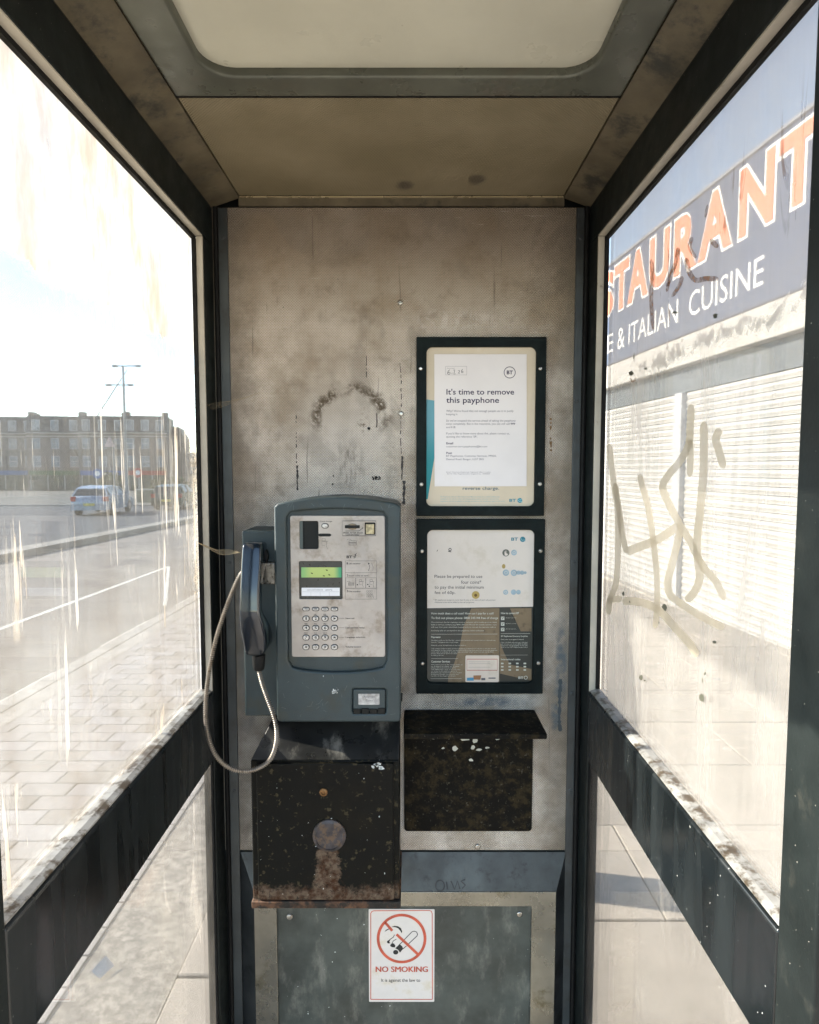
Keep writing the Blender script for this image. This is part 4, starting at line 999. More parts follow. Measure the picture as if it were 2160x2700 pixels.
# cradle housing behind the handset
YC = -.112
hx0, hz1 = P(508.5, 1118, YC); hx1, hz0 = P(600, 1508, YC)
plate('cradle_housing', [rr(hx0, px0 + .002, hz0, hz1, .004)], YC, -.001, case_m, ph, .004)
x, z = P(566, 1205, -.15)
ck = put('cradle_hook', MB().box(x - .010, px0 - .0005, -.165, -.14, z - .022, z + .022).box(x - .020, x - .0101, -.165, -.1125, z - .022, z - .010).mesh(False), M('chrome_hook', (.16, .155, .14), .3, .7, dirt=(.03, .028, .022), dscale=120, dlo=.42), ph); bev(ck, .002)
mb = MB()
for i in range(14):
    q = P(*c5(840 + random.uniform(0, 50), 1755 + random.uniform(0, 40)), YF - .0004); s_ = random.uniform(.0008, .0022)
    mb.add([(q[0] + s_ * math.cos(k * 6.283 / 7) * random.uniform(.4, 1.3), YF - .0004, q[1] + s_ * math.sin(k * 6.283 / 7)) for k in range(7)], [tuple(range(7))])
put('white_paint_fleck', mb.mesh(False), MATS['old_white_paint'], ph, kind='stuff')

scr = MB()
for i in range(46):
    a0 = random.uniform(0, 6.28); l_ = random.uniform(.002, .012); cx = random.uniform(px0 + .006, px1 - .006); cz = random.choice((random.uniform(pzb + .01, rzb - .003), random.uniform(rzt + .002, pzc), random.uniform(pzb + .01, rzb - .003)))
    if tx0 - .01 < cx < tx1 + .01 and cz < tz1 + .01: continue
    dx, dz = math.cos(a0) * l_ / 2, math.sin(a0) * l_ / 2; nx, nz = -math.sin(a0) * .00022, math.cos(a0) * .00022
    scr.add([(cx - dx - nx, YF - .0003, cz - dz - nz), (cx + dx - nx, YF - .0003, cz + dz - nz), (cx + dx + nx, YF - .0003, cz + dz + nz), (cx - dx + nx, YF - .0003, cz - dz + nz)], [(0, 1, 2, 3)])
put('scratch', scr.mesh(False), M('pale_scratch', (.11, .125, .125), .6), ph, kind='stuff')
# ------------------------------------------------------------------ handset on its hook
hs = empty('telephone_handset', (-.285, -.19, 1.14), 'glossy black handset with blue sheen in its colour, hanging on the left of the payphone with its armoured cord', 'handset')
hand_m = M('glossy_black_blue_sheen_plastic', (.003, .008, .015), .1, 0, var=.3, scale=8, dirt=(.008, .018, .03), dscale=9, bump=.05, bscale=400, spots=(.5, .5, .48), sscale=130, sthr=.765, coat=.4)  # bluish tone and patches put the sky's sheen into the black plastic
secs = []   # py, left px, right px, front y, depth
for (py, xl_, xr_, yf, dp) in ((1143, 517, 543, -.186, .030), (1146, 512, 548, -.191, .045), (1156, 509, 549, -.197, .058), (1185, 507, 549, -.204, .050), (1205, 506, 548, -.2085, .044), (1225, 505, 547, -.2125, .032), (1245, 504, 546, -.216, .028),
                               (1275, 503, 546, -.220, .027), (1295, 503, 547, -.222, .030), (1315, 504, 552, -.219, .046), (1335, 507, 556, -.215, .062), (1355, 511, 558, -.210, .070), (1370, 514, 558, -.205, .068), (1378, 518, 554, -.200, .056), (1381, 526, 546, -.195, .040)):
    x0, z = P(xl_, py, yf); x1, _ = P(xr_, py, yf); secs.append((z, x0, x1, yf, yf + dp))
def dens(q, k=5):
    out = []
    for i in range(len(q) - 1):
        a, b, c, d = q[max(i - 1, 0)], q[i], q[i + 1], q[min(i + 2, len(q) - 1)]
        for j in range(k):
            t = j / k; out.append(tuple(.5 * (2 * b[m] + (c[m] - a[m]) * t + (2 * a[m] - 5 * b[m] + 4 * c[m] - d[m]) * t * t + (3 * b[m] - a[m] - 3 * c[m] + d[m]) * t ** 3) for m in range(5)))
    return out + [q[-1]]
secs = dens(secs)
vs = []; fs = []; NS = 20
for (z, x0, x1, ya, yb) in secs:
    r_ = min(.0055, (x1 - x0) * .3, (yb - ya) * .32); ring = rr(x0, x1, ya, yb, r_, 4); NS = len(ring)
    vs += [(q[0], q[1], z) for q in ring]
for i in range(len(secs) - 1):
    for k in range(NS): j = (k + 1) % NS; fs.append((i * NS + k, i * NS + j, (i + 1) * NS + j, (i + 1) * NS + k))
fs.append(tuple(range(NS))); fs.append(tuple((len(secs) - 1) * NS + k for k in reversed(range(NS))))
mb = MB().add(vs, fs); me = mb.mesh(); smooth(me, 60); o = put('grip', me, hand_m, hs); 
x, z0_ = P(541, 1380, -.175); _, z1_ = P(541, 1412, -.175)
o = put('strain_relief', MB().lathe([(.0135, z0_ - z1_), (.0125, .012), (.0105, .002), (.009, 0)], (x + .003, -.172, z1_), 'z', 16).mesh(), rubber, hs); smooth(o.data, 50)
o = put('earpiece_cap', MB().lathe([(.023, -.01), (.023, .006), (.018, .010)], (P(533, 1170, -.16)[0] + .006, -.150, P(533, 1172, -.16)[1]), 'y', 20).mesh(), rubber, hs); smooth(o.data, 40)
# armoured cord
cpts = []
for (px, py, y) in ((545, 1408, -.172), (551, 1435, -.176), (561, 1465, -.182), (574, 1500, -.19), (582, 1532, -.197), (582, 1565, -.20), (570, 1598, -.205), (545, 1617, -.21), (514, 1624, -.213), (482, 1616, -.215), (456, 1592, -.213), (440, 1555, -.208), (433, 1505, -.203), (438, 1430, -.195), (452, 1358, -.185), (470, 1298, -.175), (490, 1245, -.160), (506, 1212, -.145), (522, 1195, -.125), (530, 1190, -.108)):
    x, z = P(px, py, y); cpts.append((x, y, z))
dense = catmull(cpts, 24)
L_ = [0]
for i in range(1, len(dense)): L_.append(L_[-1] + (dense[i] - dense[i - 1]).length)
tot = L_[-1]; stp = .00135; N_ = int(tot / stp); pp = []; rs_ = []; j = 0
for i in range(N_):
    s_ = i * stp
    while j < len(L_) - 2 and L_[j + 1] < s_: j += 1
    f = (s_ - L_[j]) / max(1e-9, L_[j + 1] - L_[j]); pp.append(dense[j].lerp(dense[j + 1], f)); rs_.append((.0047, .0050, .0024)[i % 3])
me = MB().tube(pp, rs_, 10).mesh(); smooth(me, 50)
put('armoured_cord', me, M('steel_cord', (.30, .265, .225), .36, .7, var=.12, scale=90, dirt=(.16, .12, .08), dscale=60), hs)

# ------------------------------------------------------------------ cobweb
web_m = film_mat('dusty_cobweb', (.55, .45, .30), .55)
def pt3(px, py, y): x, z = P(px, py, y); return (x, y, z)
wb = MB()
a = pt3(418, 1143, -.08); b = pt3(505, 1163, -.12)
for k in range(7):
    m1 = pt3(438 + k * 2, 1150 + k * 1.2, -.09); m2 = pt3(468 + k * 2, 1166 - k * 1.5, -.1)
    wb.tube(catmull([a, m1, m2, b], 6), .00035, 4)
wb.tube(catmull([a, pt3(440, 1155, -.09), pt3(470, 1168, -.1), b], 6), .0007, 4)
o = put('cobweb', wb.mesh(), web_m); tag(o, 'dusty cobweb strands between left window jamb and handset', 'cobweb')
wb = MB()
for k in range(5): wb.tube(catmull([pt3(437, 853, -.06), pt3(455, 848 + k * 3, -.03), pt3(500 + k * 12, 842 - k * 4, -.003)], 5), .0003, 4)
o = put('cobweb', wb.mesh(), web_m); tag(o, 'thin cobweb at the left trim rivet, level with the notice top', 'cobweb')

# ------------------------------------------------------------------ graffiti on the right pane
graf_m = film_mat('cream_paint_pen', (.46, .405, .31), .74, .14)
xgr = XR + .022 - .0004
def ribbon(pts, w0, f=r3, w1=None):
    w1 = w1 or w0; q = catmull([Vector((a, b, 0)) for a, b in pts], 7); mb = MB(); vs = []
    n = len(q)
    for i in range(n):
        d = (q[min(i + 1, n - 1)] - q[max(i - 1, 0)]).normalized(); k = Vector((-d.y, d.x, 0)); e = math.sin(math.pi * min(1, max(0, min(i, n - 1 - i) / 3 + .15)) / 2)
        ww = (w0 + (w1 - w0) * i / (n - 1)) / 2 * e
        for s_ in (-1, 1):
            c = q[i] + k * ww * s_; y, z = PX(*f(c.x, c.y), xgr); vs.append((xgr, y, z))
    mb.add(vs, [(2 * i, 2 * i + 1, 2 * i + 3, 2 * i + 2) for i in range(n - 1)])
    global RBN; RBN += .00012
    for i, v_ in enumerate(mb.v): mb.v[i] = (v_[0] - RBN, v_[1], v_[2])
    return mb
RBN = 0.0
strokes = [([(390, 60), (405, 200), (430, 400), (458, 600), (462, 800), (458, 1050), (440, 1220), (395, 1330), (385, 1450)], 42),
           ([(440, 380), (465, 560), (500, 800), (530, 950)], 40), ([(530, 940), (620, 905), (760, 850), (880, 780), (960, 715)], 60),
           ([(640, 310), (660, 400), (705, 560), (735, 740), (760, 920), (780, 1150), (780, 1400), (765, 1560)], 42),
           ([(1060, -260), (1052, -100), (1040, 60), (970, 200), (880, 310), (828, 400), (850, 490), (920, 630), (980, 740), (1060, 870), (1110, 980), (1180, 1090), (1260, 1180), (1330, 1330)], 52),
           ([(968, 760), (940, 900), (900, 1060), (870, 1180), (890, 1290), (980, 1360), (1100, 1440), (1230, 1510), (1330, 1560)], 52),
           ([(1050, 20), (1055, 160), (1048, 330)], 46), ([(1165, -120), (1165, 80), (1160, 300), (1135, 600), (1110, 850), (1115, 1000), (1130, 1150), (1090, 1260), (1020, 1340)], 56),
           ([(500, 1340), (600, 1340), (720, 1370), (820, 1430), (900, 1520), (990, 1620), (1060, 1700), (1110, 1790)], 56),
           ([(380, 1345), (430, 1325), (500, 1322)], 46), ([(1300, -60), (1265, 20), (1290, 120), (1330, 260)], 56)]
allr = MB()
for pts, wd in strokes:
    m_ = ribbon(pts, wd * 1.15); allr.add(m_.v, m_.f)
put('graffiti_tag', allr.mesh(False), graf_m, right_pane)
chip_m = M('dark_torn_scraps', (.05, .05, .035), .7)
ch = MB()
for (x, y, a, b) in ((850, 1390, 22, 36), (660, 1965, 20, 34), (1150, 2130, 24, 40), (512, 1280, 12, 22), (565, 1345, 8, 12), (805, 1512, 8, 8), (1255, 1675, 22, 14), (1180, 1930, 10, 20), (1160, 1980, 6, 30), (690, 1985, 12, 12)):
    n_ = 8; vs = []
    for k in range(n_):
        r_ = random.uniform(.5, 1.1); yy, zz = PX(*r3(x + a * r_ * math.cos(6.283 * k / n_), y + b * r_ * math.sin(6.283 * k / n_)), xgr); vs.append((xgr - .002, yy, zz))
    put('torn_scrap', mesh(vs, [tuple(range(n_))]), chip_m, right_pane)
for k in range(46):
    x = random.uniform(870, 1290); y = (x - 870) * .0 + random.uniform(-20, 20)
for (x, y, a, b) in ((510, 1400, 10, 55), (490, 1530, 22, 26), (820, 1060, 30, 12), (1140, 1085, 26, 22), (600, 1490, 18, 10)):
    n_ = 9; vs = []
    for k in range(n_):
        r_ = random.uniform(.35, 1.1); yy, zz = PX(*r4(x + a * r_ * math.cos(6.283 * k / n_), y + b * r_ * math.sin(6.283 * k / n_)), xgr); vs.append((xgr - .002, yy, zz))
    put('torn_scrap', mesh(vs, [tuple(range(n_))]), chip_m, right_pane)
# old smear arcs
sm_m = film_mat('brown_glass_smear', (.20, .10, .045), .6, .45, 90)
xs_ = MB(); xgr2 = xgr
for pts, wd in (([(910, 640), (930, 740), (980, 810), (1060, 800), (1160, 800)], 40), ([(640, 650), (650, 760), (640, 950), (655, 1190)], 30), ([(880, 780), (860, 850), (800, 940)], 30), ([(780, 820), (760, 900)], 24), ([(850, 560), (840, 640), (800, 760), (760, 860)], 34), ([(960, 480), (940, 560), (990, 640)], 30), ([(1080, 230), (1060, 330)], 20), ([(1100, 500), (1160, 560)], 40), ([(480, 1560), (500, 1590), (530, 1560)], 14)):
    put('glass_smear', ribbon(pts, wd, r4).mesh(False), sm_m, right_pane)

# ------------------------------------------------------------------ lamp column behind the kiosk (casts the band of shade on the pavement)
lampm = M('grey_lamp_steel', (.22, .23, .24), .45, .4)
def lamp_post(x, y, h, r, label, arms, zb=None, group=None):
    z0 = g(y) if zb is None else zb
    t_ = empty('street_lamp', (x, y, z0), label, 'street lamp', group)
    put('column', MB().lathe([(r * 1.35, 0), (r * 1.35, h * .14), (r, h * .15), (r * .62, h)], (x, y, z0), 'z', 12).mesh(), lampm, t_)
    for (dx, dy, hz, ln) in arms:
        mb = MB().tube([(x, y, z0 + hz), (x + dx * ln, y + dy * ln, z0 + hz + .02)], .035, 6)
        put('arm', mb.mesh(), lampm, t_)
        put('lantern', MB().box(x + dx * ln - .14, x + dx * ln + .14, y + dy * ln - .10, y + dy * ln + .10, z0 + hz - .06, z0 + hz + .06).mesh(False), lampm, t_)
    return t_
lamp_post(-.10, .93, 6.0, .066, 'tall grey lamp column standing directly behind the kiosk', [(-1, .2, 5.9, .9)])

# ------------------------------------------------------------------ restaurant on the right
ang = math.atan2(-.996, .0893)
rest_ = empty('restaurant', (2.81, 7.75, g(7.75)), 'low restaurant front with navy sign of orange letters over white roller shutters', 'restaurant', rz=ang, local=True)
gz = g(7.75)
def zl(h): return E + h - gz               # height above eye -> local z
wallm = M('white_render', (.46, .44, .41), .75, var=.06, scale=2)
navy = M('navy_sign_panel', (.022, .04, .095), .35, var=.1, scale=3)
s0, s1 = -7.0, 30.0
box('wall', s0, s1, .30, .45, -.5, zl(2.76), wallm, rest_)
box('sign_board', s0 + .2, s1, -.02, .295, zl(1.435), zl(2.80), navy, rest_, .01)
box('sign_capping', s0 + .2, s1, -.035, .30, zl(2.805), zl(2.84), M('grey_capping', (.2, .21, .24), .4), rest_)
box('soffit_band', s0 + .2, s1, -.005, .295, zl(1.12), zl(1.43), wallm, rest_, .01)
box('recess_panel', s0, s1, .10, .298, zl(.84), zl(1.118), M('dark_recess', (.10, .11, .12), .5), rest_)
LT = [('S', -.62, .02), ('T', .12, .58), ('A', .55, 1.10), ('U', 1.14, 1.60), ('R', 1.70, 2.20), ('A', 2.20, 2.82), ('N', 2.92, 3.42), ('T', 3.46, 3.94), ('E', -1.12, -.72), ('R', -1.72, -1.2)]
# 'S' is partly hidden by the jamb, so it sits a little further along
LT[0] = ('S', -.20, .30)
LT = [('R', -1.42, -.93), ('E', -.84, -.37), ('S', -.26, .26), ('T', .29, .74), ('A', .72, 1.28), ('U', 1.33, 1.80), ('R', 1.92, 2.38), ('A', 2.42, 3.0), ('N', 3.12, 3.6), ('T', 3.66, 4.14)]
orange = M('orange_letter', (.75, .20, .07), .5, var=.05); whl = M('white_letter', (.78, .77, .75), .5, var=.03)
for (ch_, a_, b_) in LT:
    vs, fs = text_mesh(ch_, .03)
    ax = min(v[0] for v in vs); bx = max(v[0] for v in vs); ay = min(v[1] for v in vs); by2 = max(v[1] for v in vs)
    def place(e, y0, y1, zlo=2.12, zhi=2.73):
        q = [((a_ - e) + (b_ - a_ + 2 * e) * (v[0] - ax) / (bx - ax), zl(zlo - e) + (zhi - zlo + 2 * e) * (v[1] - ay) / (by2 - ay)) for v in vs]
        return q
    q = place(0, 0, 0); n_ = len(q)
    bm = bmesh.new(); bv = [bm.verts.new((x, -.029, z)) for x, z in q]
    for f in fs:
        try: bm.faces.new([bv[i] for i in f])
        except ValueError: pass
    r_ = bmesh.ops.extrude_face_region(bm, geom=bm.faces[:]); 
    for v in [v for v in r_['geom'] if isinstance(v, bmesh.types.BMVert)]: v.co.y += .005
    bmesh.ops.recalc_face_normals(bm, faces=bm.faces)
    me = bpy.data.meshes.new('letter'); bm.to_mesh(me); bm.free()
    lo_ = put('sign_letter', me, orange, rest_)
    vs2, fs2 = text_mesh(ch_, .075)
    ax2 = min(v[0] for v in vs2); bx2 = max(v[0] for v in vs2); ay2 = min(v[1] for v in vs2); by3 = max(v[1] for v in vs2); e = .03
    me = mesh([((a_ - e) + (b_ - a_ + 2 * e) * (v[0] - ax2) / (bx2 - ax2), -.0225, zl(2.12 - e) + (.61 + 2 * e) * (v[1] - ay2) / (by3 - ay2)) for v in vs2], fs2)
    put('letter_outline', me, whl, lo_)
p = Print(rest_, 'sign_lettering', whl, -.0225)
p.text('SE', -.14, zl(1.86), .27, zl(1.60)); p.text('&', .42, zl(1.87), .65, zl(1.59)); p.text('ITALIAN', .77, zl(1.86), 2.03, zl(1.60)); p.text('CUISINE', 2.26, zl(1.86), 3.5, zl(1.60))
p.build()
# roller shutters
shm = M('white_shutter_slat', (.42, .405, .385), .5, var=.05, scale=4)
sw = 3.1; sh_h = zl(.84) - 0.12
ns = 31; pitch = (zl(.84) - .05) / ns
sl_me = MB().prism([(-.010, 0), (-.004, pitch * .10), (-.016, pitch * .5), (-.006, pitch * .90), (.0, pitch * .92), (.004, pitch * .5), (.002, 0)], 'x', .03, sw - .03).mesh()
sl_me.materials.append(shm)
for k, xa in enumerate((-4.4, -1.2, 2.0, 5.2, 8.4)):
    shu = empty('roller_shutter', (xa, .12, .05)); shu.parent = rest_; LOCAL[shu] = True
    for i in range(ns):
        o = bpy.data.objects.new('shutter_slat', sl_me); C.objects.link(o); o.parent = shu; o.location = (0, random.uniform(-.001, .001), i * pitch)
    put('guide_rail', MB().box(-.06, .03, -.07, .03, -.05, zl(.84) - .055).mesh(False), M('grey_guide', (.42, .42, .43), .45), shu)
    put('guide_rail', MB().box(sw - .03, sw + .04, -.07, .03, -.05, zl(.84) - .055).mesh(False), MATS['grey_guide'], shu)
    put('slat_shadow_back', MB().box(0, sw, .012, .02, 0, zl(.84) - .06).mesh(False), MATS['dark_recess'], shu)  # dark sheet showing between the slats, stands in for their shadow lines
box('plinth', s0, s1, .03, .30, -.3, .045, M('plinth_concrete', (.36, .33, .29), .85), rest_)

# ------------------------------------------------------------------ far street on the left
def zf(y): return g(y) - .43
brick = M('weathered_brown_brick', (.17, .16, .155), .85, var=.25, scale=1.2, dirt=(.25, .235, .225), dscale=.6)
brick2 = M('red_brown_brick', (.20, .165, .15), .85, var=.2, scale=1.2)
slate = M('grey_slate', (.07, .08, .09), .6, var=.2, scale=1)
stonem = M('pale_stone_band', (.42, .41, .38), .8)
winf = M('white_sash', (.42, .44, .46), .5); pane_m = M('sky_reflecting_pane', (.20, .23, .27), .15, var=.3, scale=1.5)
def win_at(bt, x, z, w_, h_, y=-.02):
    f_ = put('window', MB().prism([(x, z), (x + w_, z), (x + w_, z + h_), (x, z + h_)], 'y', -.05, .05).mesh(), winf, bt)
    m = MB(); e = .07
    m.box(x + e, x + w_ - e, -.056, -.051, z + e, z + h_ / 2 - e / 2); m.box(x + e, x + w_ - e, -.056, -.051, z + h_ / 2 + e / 2, z + h_ - e)
    put('pane', m.mesh(False), pane_m, f_); return f_
BD = 86.0; by_ = BD + CY; bgz = zf(by_)
bang = R(14)
px2x = lambda px, d=BD: (px - 862.5) / 1334 * d / 1.0
terr = []
def terrace(px_l, px_r, d, heights, label, nb, brk, gable=False, group='terrace of tall shop buildings across the road'):
    xa = px2x(px_l, d); xb = px2x(px_r, d); wd = (xb - xa) / math.cos(bang) * .97
    yy = d + CY; zg = zf(yy)
    b_ = empty('shop_building', (xa, yy, zg), label, 'building', group, rz=bang, local=True)
    H = E - zg + heights
    box('wall', 0, wd, .0, 9, -.5, H - 2.3, brk, b_)
    # mansard storey
    put('roof', MB().prism([(-.05, H - 2.3), (9.05, H - 2.3), (8, H), (.5, H)], 'x', 0.02, wd - .02).mesh(), slate, b_)
    box('cornice', -.02, wd + .02, -.18, .02, H - 2.42, H - 2.28, stonem, b_)
    step = wd / nb
    for i in range(nb):
        xc = i * step + step * .5
        for (zz, hh) in ((E - zg + 2.5, 1.45), (E - zg + .05, 1.5)):
            ww = min(1.0, step * .52); win_at(b_, xc - ww / 2, zz, ww, hh)
        ww = min(1.0, step * .56)
        dm_ = put('dormer', MB().box(xc - ww / 2, xc + ww / 2, .02, 1.2, H - 2.05, H - .55).mesh(False), winf, b_)
        put('pane', MB().box(xc - ww / 2 + .1, xc + ww / 2 - .1, .008, .018, H - 1.95, H - .65).mesh(False), pane_m, dm_)
    box('string_course', 0, wd, -.06, .0, E - zg + 4.15, E - zg + 4.3, stonem, b_)
    for xx in (0.0, wd - .7):
        ch_ = put('chimney', MB().box(xx, xx + .7, 1.0, 2.4, H - .4, H + .55).mesh(False), brk, b_)
    return b_, wd, zg
shops = [(-330, -120, 'plain'), (-120, 60, 'x'), (60, 168, 'a'), (168, 262, 'b'), (262, 349, 'c')]
fasc = [((.25, .05, .04), 'red'), ((.03, .12, .3), 'blue'), ((.05, .12, .05), 'green'), ((.02, .10, .32), 'bright blue'), ((.38, .06, .05), 'bright red')]
labels_b = ['brown brick terrace building, farthest left, with red shop fascia', 'brown brick terrace building with dark blue shop fascia, left of the green one', 'brown brick terrace building with green shop fascia, behind the silver car',
            'brown brick terrace building with bright blue shop sign behind the lamp post', 'brown brick terrace building with bright red shop sign at the right end of the row']
for k, (a_, b_, _) in enumerate(shops):
    bt, wd, zg = terrace(a_, b_, BD, 7.0 - (4 - k) * 0.0, labels_b[k], max(3, int((b_ - a_) / 28)), brick if k % 2 else brick2)
    fc = M('fascia_%s' % fasc[k][1].replace(' ', '_'), fasc[k][0], .5)
    H0 = E - zg
    box('shop_fascia', .2, wd - .2, -.16, -.065, H0 - 1.05, H0 - .45, fc, bt)
    box('shopfront', .25, wd - .25, -.08, -.005, .1, H0 - 1.1, M('shop_window_dark', (.06, .075, .07), .2, var=.5, scale=1.0, dirt=(.16, .16, .08), dscale=.9), bt)
    for i in range(4):
        xx = .3 + (wd - .7) * i / 3; box('shopfront_pillar', xx, xx + .15, -.14, -.085, .1, H0 - 1.1, M('pale_pillar', (.42, .4, .36), .7), bt)
    sgc = empty('round_sign', (0, 0, 0)); bpy.data.objects.remove(sgc)
# corner building with the lower stepped roof
bt = empty('corner_building', (px2x(350, 94), 94 + CY, zf(94)), 'narrow brick corner building with lower sloping gable, right of the terrace', 'building', rz=bang, local=True)
Hc = E - zf(94); wdc = (px2x(389, 94) - px2x(350, 94))
put('wall', MB().prism([(0, -.5), (wdc, -.5), (wdc, Hc + 4.4), (wdc * .7, Hc + 6.0), (wdc * .1, Hc + 6.0), (0, Hc + 5.6)], 'y', 0, 8).mesh(), brick2, bt)
for zz in (3.2, .8): win_at(bt, .7, Hc + zz, .8, 1.4)
bt = empty('low_building', (px2x(390, 110), 110 + CY, zf(110)), 'low pale building far off beyond the corner building', 'building', rz=0, local=True)
Hl = E - zf(110)
box('wall', 0, 9, 0, 6, -.5, Hl + 1.0, brick2, bt); put('roof', MB().prism([(-.2, Hl + 1.0), (6.2, Hl + 1.0), (3, Hl + 2.6)], 'x', -.1, 9.1).mesh(), slate, bt)
for i in range(3): win_at(bt, 1 + i * 2.6, Hl - 1.2, 1.1, 1.3)
# low wall with pale kerb across the road
wy = 44.0; wz = zf(wy)
lw = empty('low_wall', (px2x(282, 45), wy, wz), 'low grey green wall with pale coping beyond the far carriageway', 'wall', local=True)
wl = px2x(402, 45) - px2x(282, 45)
box('wall', 0, wl, 0, .3, -.3, .95, M('mossy_render', (.20, .20, .15), .85, var=.3, scale=2), lw); box('coping', -.05, wl + .05, -.06, .36, .952, 1.05, stonem, lw)
sheet('far_verge', -60, MX - .55, 40.0, 160, -.36, M('pale_far_paving', (.11, .11, .10), .85), ysteps=[40, 60, 100])
fk = MB().box(-60, MX - .55, 39.75, 39.995, zf(40) - .1, zf(40) + .12); put('far_kerb', fk.mesh(False), kerb_m, kind='structure')
# shrubs behind the low wall
lf = M('olive_leaf', (.055, .075, .03), .7, var=.4, scale=3)
def shrub(x, y, w_, h_, label):
    mb = MB()
    for i in range(420):
        a = random.uniform(0, 6.283); rr0 = random.random() ** .5 * w_; zz = random.random() ** .8 * h_
        rr0 *= (1 - .6 * (zz / h_) ** 2) * random.uniform(.7, 1.1); c = Vector((x + rr0 * math.cos(a), y + rr0 * math.sin(a) * .6, zf(y) + zz)); s_ = random.uniform(.06, .15)
        u = Vector((random.uniform(-1, 1), random.uniform(-1, 1), random.uniform(-1, 1))).normalized(); v = u.orthogonal().normalized()
        mb.add([c - u * s_, c + v * s_ * .6, c + u * s_, c - v * s_ * .6], [(0, 1, 2, 3)])
    o = empty('shrub', (x, y, zf(y)), label, 'shrub'); put('foliage', mb.mesh(False), lf, o)
    st = MB()
    for i in range(5): st.tube([(x, y, zf(y)), (x + random.uniform(-.4, .4) * w_, y, zf(y) + h_ * .8)], .03, 5)
    put('stem', st.mesh(), M('bark', (.08, .06, .04), .9), o)
shrub(px2x(228, 50), 49, 1.5, 2.3, 'olive green shrub beyond the far road, just above the silver car')
shrub(px2x(372, 46), 44.8, 1.3, 1.9, 'dark green shrub at the right end of the low wall')
shrub(px2x(330, 54), 53, 1.6, 1.7, 'olive green shrub showing over the middle of the low wall')
# lamp posts and signs
gl_ = 'poles rising against the sky across the road'
lamp_post(px2x(267, 40), 38.6, (984 - 773) / 1334 * 40 + E - zf(38.6), .10, 'tall double arm lamp post in front of the brick terrace', [(1, 0, (984 - 774) / 1334 * 40 + E - zf(38.6), .95), (-1, 0, (984 - 774) / 1334 * 40 + E - zf(38.6), .5), (1, 0, (984 - 813) / 1334 * 40 + E - zf(38.6), .45), (-1, 0, (984 - 813) / 1334 * 40 + E - zf(38.6), .95)], zf(38.6))
sp = empty('sign_post', (px2x(241, 42), 40.6, zf(40.6)), 'short grey sign post with pale triangular sign left of the double arm lamp', 'sign post', local=True)
hp = (984 - 925) / 1334 * 42 + E - zf(40.6)
put('post', MB().lathe([(.055, 0), (.055, hp)], (0, 0, 0), 'z', 8).mesh(), lampm, sp)
put('sign_face', MB().prism([(-.55, hp - .5), (.15, hp - .5), (-.2, hp + .2)], 'y', -.09, -.06).mesh(), M('pale_pink_sign', (.6, .45, .42), .5), sp)
for (px, py, d, c_, lb) in ((207, 997, 60, (.03, .12, .32), 'round blue sign on a pole above the silver car'), (292, 995, 62, (.45, .07, .06), 'round red and white sign on a pole before the terrace')):
    x = px2x(px, d); y = d + CY; zz = (984 - py) / 1334 * d + E
    t_ = empty('round_sign', (x, y, zf(y)), lb, 'sign')
    put('post', MB().lathe([(.05, 0), (.05, zz - zf(y))], (x, y + .05, zf(y)), 'z', 8).mesh(), lampm, t_)
    o = put('sign_disc', MB().lathe([(.48, 0), (.48, -.04)], (x, y - .02, zz), 'y', 24).mesh(), M('sign_%d' % px, c_, .5), t_)
    put('sign_centre', MB().lathe([(.24, 0), (.24, -.006)], (x, y - .062, zz), 'y', 20).mesh(), whl, o)
# crane jib over the roofs
cj = empty('tower_crane', (px2x(150, 150), 150, zf(100) - 1), 'thin slanting crane jib rising over the terrace roofs on the left', 'crane')
a = Vector((px2x(190, 150), 149, E + (984 - 905) / 1334 * 151)); b = Vector((px2x(274, 150), 149, E + (984 - 783) / 1334 * 151))
mb = MB(); dv = (b - a); nb_ = 18
for off in ((0, 0, 0), (0, 0, .5), (0, .5, .25)):
    o_ = Vector(off); mb.tube([a + o_, b + o_ * .3], .05, 5)
for i in range(nb_):
    p0 = a + dv * i / nb_; p1 = a + dv * (i + 1) / nb_; mb.tube([p0, p1 + Vector((0, 0, .45 - .3 * i / nb_))], .045, 4)
put('jib', mb.mesh(), lampm, cj)
x0_ = a.x; put('mast', MB().box(x0_ - .35, x0_ + .35, 149, 149.7, zf(100) - 1, a.z).mesh(False), lampm, cj)
put('hook_block', MB().tube([a + dv * .55, a + dv * .55 - Vector((0, 0, 1.4))], .06, 5).mesh(), lampm, cj)

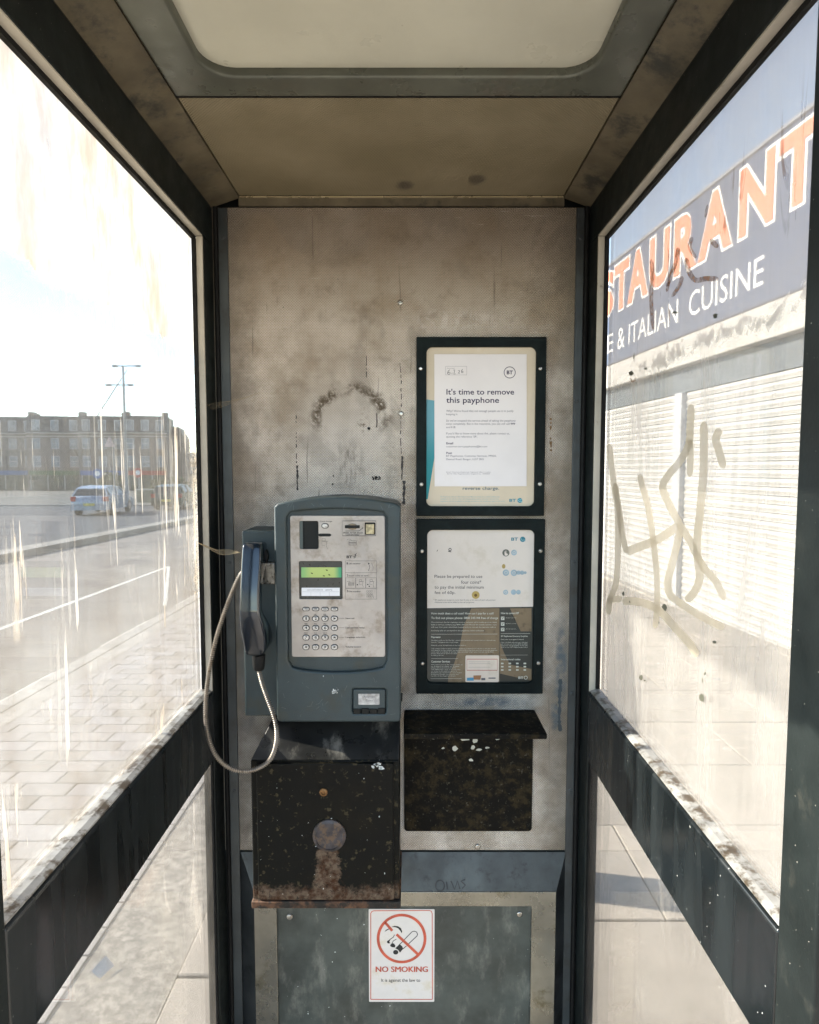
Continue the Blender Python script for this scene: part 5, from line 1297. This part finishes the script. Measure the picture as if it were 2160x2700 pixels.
# ------------------------------------------------------------------ silver blue hatchback and a dark car
def car(loc, rz, label, paint, name='parked_car'):
    t_ = empty(name, loc, label, 'car', rz=rz, local=True)      # local +y = forwards
    W = .86; glass = M('car_window', (.03, .04, .05), .08, var=.1); tyre = M('tyre_rubber', (.02, .02, .02), .8); rim = M('alloy_rim', (.4, .4, .42), .3, .8)
    prof = [(-2.05, .32), (-2.10, .55), (-2.06, .85), (-1.98, .98), (-1.2, 1.0), (.6, .98), (1.1, .93), (1.75, .80), (2.02, .66), (2.08, .45), (2.02, .28)]
    vs = []; n = len(prof)
    for (x, k) in ((-W, 0), (-W + .06, 1), (W - .06, 1), (W, 0)):
        for (y, z) in prof: vs.append((x, y * (1 if k else .985), z + (.03 if k and z > .6 else 0)))
    fs = [(i + s * n, i + 1 + s * n, i + 1 + (s + 1) * n, i + (s + 1) * n) for s in range(3) for i in range(n - 1)]
    fs += [(n - 1, 0, n, 2 * n - 1), (2 * n - 1, n, 2 * n, 3 * n - 1), (3 * n - 1, 2 * n, 3 * n, 4 * n - 1), tuple(range(n)), tuple(reversed(range(3 * n, 4 * n)))]
    me = MB().add(vs, fs).mesh(); smooth(me, 50); put('body', me, paint, t_)
    cab = [(-1.98, .99), (-1.72, 1.36), (-1.3, 1.44), (-.2, 1.46), (.30, 1.38), (1.12, .95)]
    vs = []; n = len(cab)
    for s in (-1, 1):
        for (y, z) in cab: vs.append((s * (W - .05 - .19 * (z - .97) / .45), y, z))
    fs = [(i, i + 1, n + i + 1, n + i) for i in range(n - 1)] + [tuple(range(n)), tuple(reversed(range(n, 2 * n)))]
    me = MB().add(vs, fs).mesh(); put('cabin', me, glass, t_)
    rf_ = MB(); 
    for (ya, za, yb, zb) in ((-1.74, 1.355, -1.3, 1.45), (-1.3, 1.45, -.2, 1.47), (-.2, 1.47, .30, 1.39)):
        wa = W - .04 - .19 * (za - .97) / .45; wb_ = W - .04 - .19 * (zb - .97) / .45
        rf_.add([(-wa, ya, za + .01), (wa, ya, za + .01), (wb_, yb, zb + .01), (-wb_, yb, zb + .01), (-wa, ya, za - .03), (wa, ya, za - .03), (wb_, yb, zb - .03), (-wb_, yb, zb - .03)], [(0, 1, 2, 3), (4, 7, 6, 5), (0, 4, 5, 1), (1, 5, 6, 2), (2, 6, 7, 3), (3, 7, 4, 0)])
    put('roof', rf_.mesh(), paint, t_)
    for s in (-1, 1):
        mb = MB()
        for (ya, za, yb, zb, th) in ((1.12, .97, .30, 1.40, .05), (-.35, .98, -.35, 1.45, .05), (-1.42, 1.0, -1.55, 1.40, .12), (-1.98, 1.0, -1.72, 1.37, .06)):
            xa = s * (W - .035 - .19 * (za - .97) / .45); xb = s * (W - .035 - .19 * (zb - .97) / .45)
            mb.tube([(xa, ya, za), (xb, yb, zb)], th * .6, 6)
        put('window_pillar', mb.mesh(), paint, t_)
        put('door_mirror', MB().box(min(s * W, s * (W + .2)), max(s * W, s * (W + .2)), .62, .74, .98, 1.13).mesh(False), paint, t_)
        put('tail_light', MB().box(min(s * (W - .22), s * (W + .005)), max(s * (W - .22), s * (W + .005)), -2.1, -1.92, .74, .97).mesh(False), M('red_tail_light', (.40, .02, .02), .25), t_)
        put('headlight', MB().box(min(s * (W - .32), s * (W - .02)), max(s * (W - .32), s * (W - .02)), 1.9, 2.06, .58, .72).mesh(False), M('headlight_glass', (.6, .6, .6), .15), t_)
        for yw in (-1.32, 1.3):
            wh = put('wheel', MB().lathe([(.31, -.1), (.33, -.07), (.33, .07), (.31, .1)], (s * (W - .08), yw, .33), 'x', 20).mesh(), tyre, t_)
            put('rim', MB().lathe([(.20, 0), (.19, s * .01)], (s * (W + .021), yw, .33), 'x', 14).mesh(), rim, wh)
        put('door_handle', MB().box(min(s * W, s * (W + .02)), max(s * W, s * (W + .02)), -.3, -.12, .84, .87).mesh(False), paint, t_)
    put('number_plate', MB().box(-.26, .26, -2.125, -2.10, .52, .64).mesh(False), M('yellow_plate', (.6, .5, .1), .5), t_)
    put('bumper', MB().box(-W + .02, W - .02, -2.14, -2.02, .30, .50).mesh(False), paint, t_)
    return t_
d_ = 33.0
car((px2x(237, d_) - .55, d_ + CY + .2, zf(d_ + CY)), R(7), 'silver blue hatchback driving away on the far carriageway', M('silver_blue_paint', (.30, .35, .42), .3, .3, var=.05, scale=2))
car((px2x(372, 38.6), 37.2, zf(37)), R(4), 'dark green car parked by the right end of the low wall, partly behind window grime', M('dark_green_paint', (.03, .06, .055), .25, .2, var=.05, scale=2))
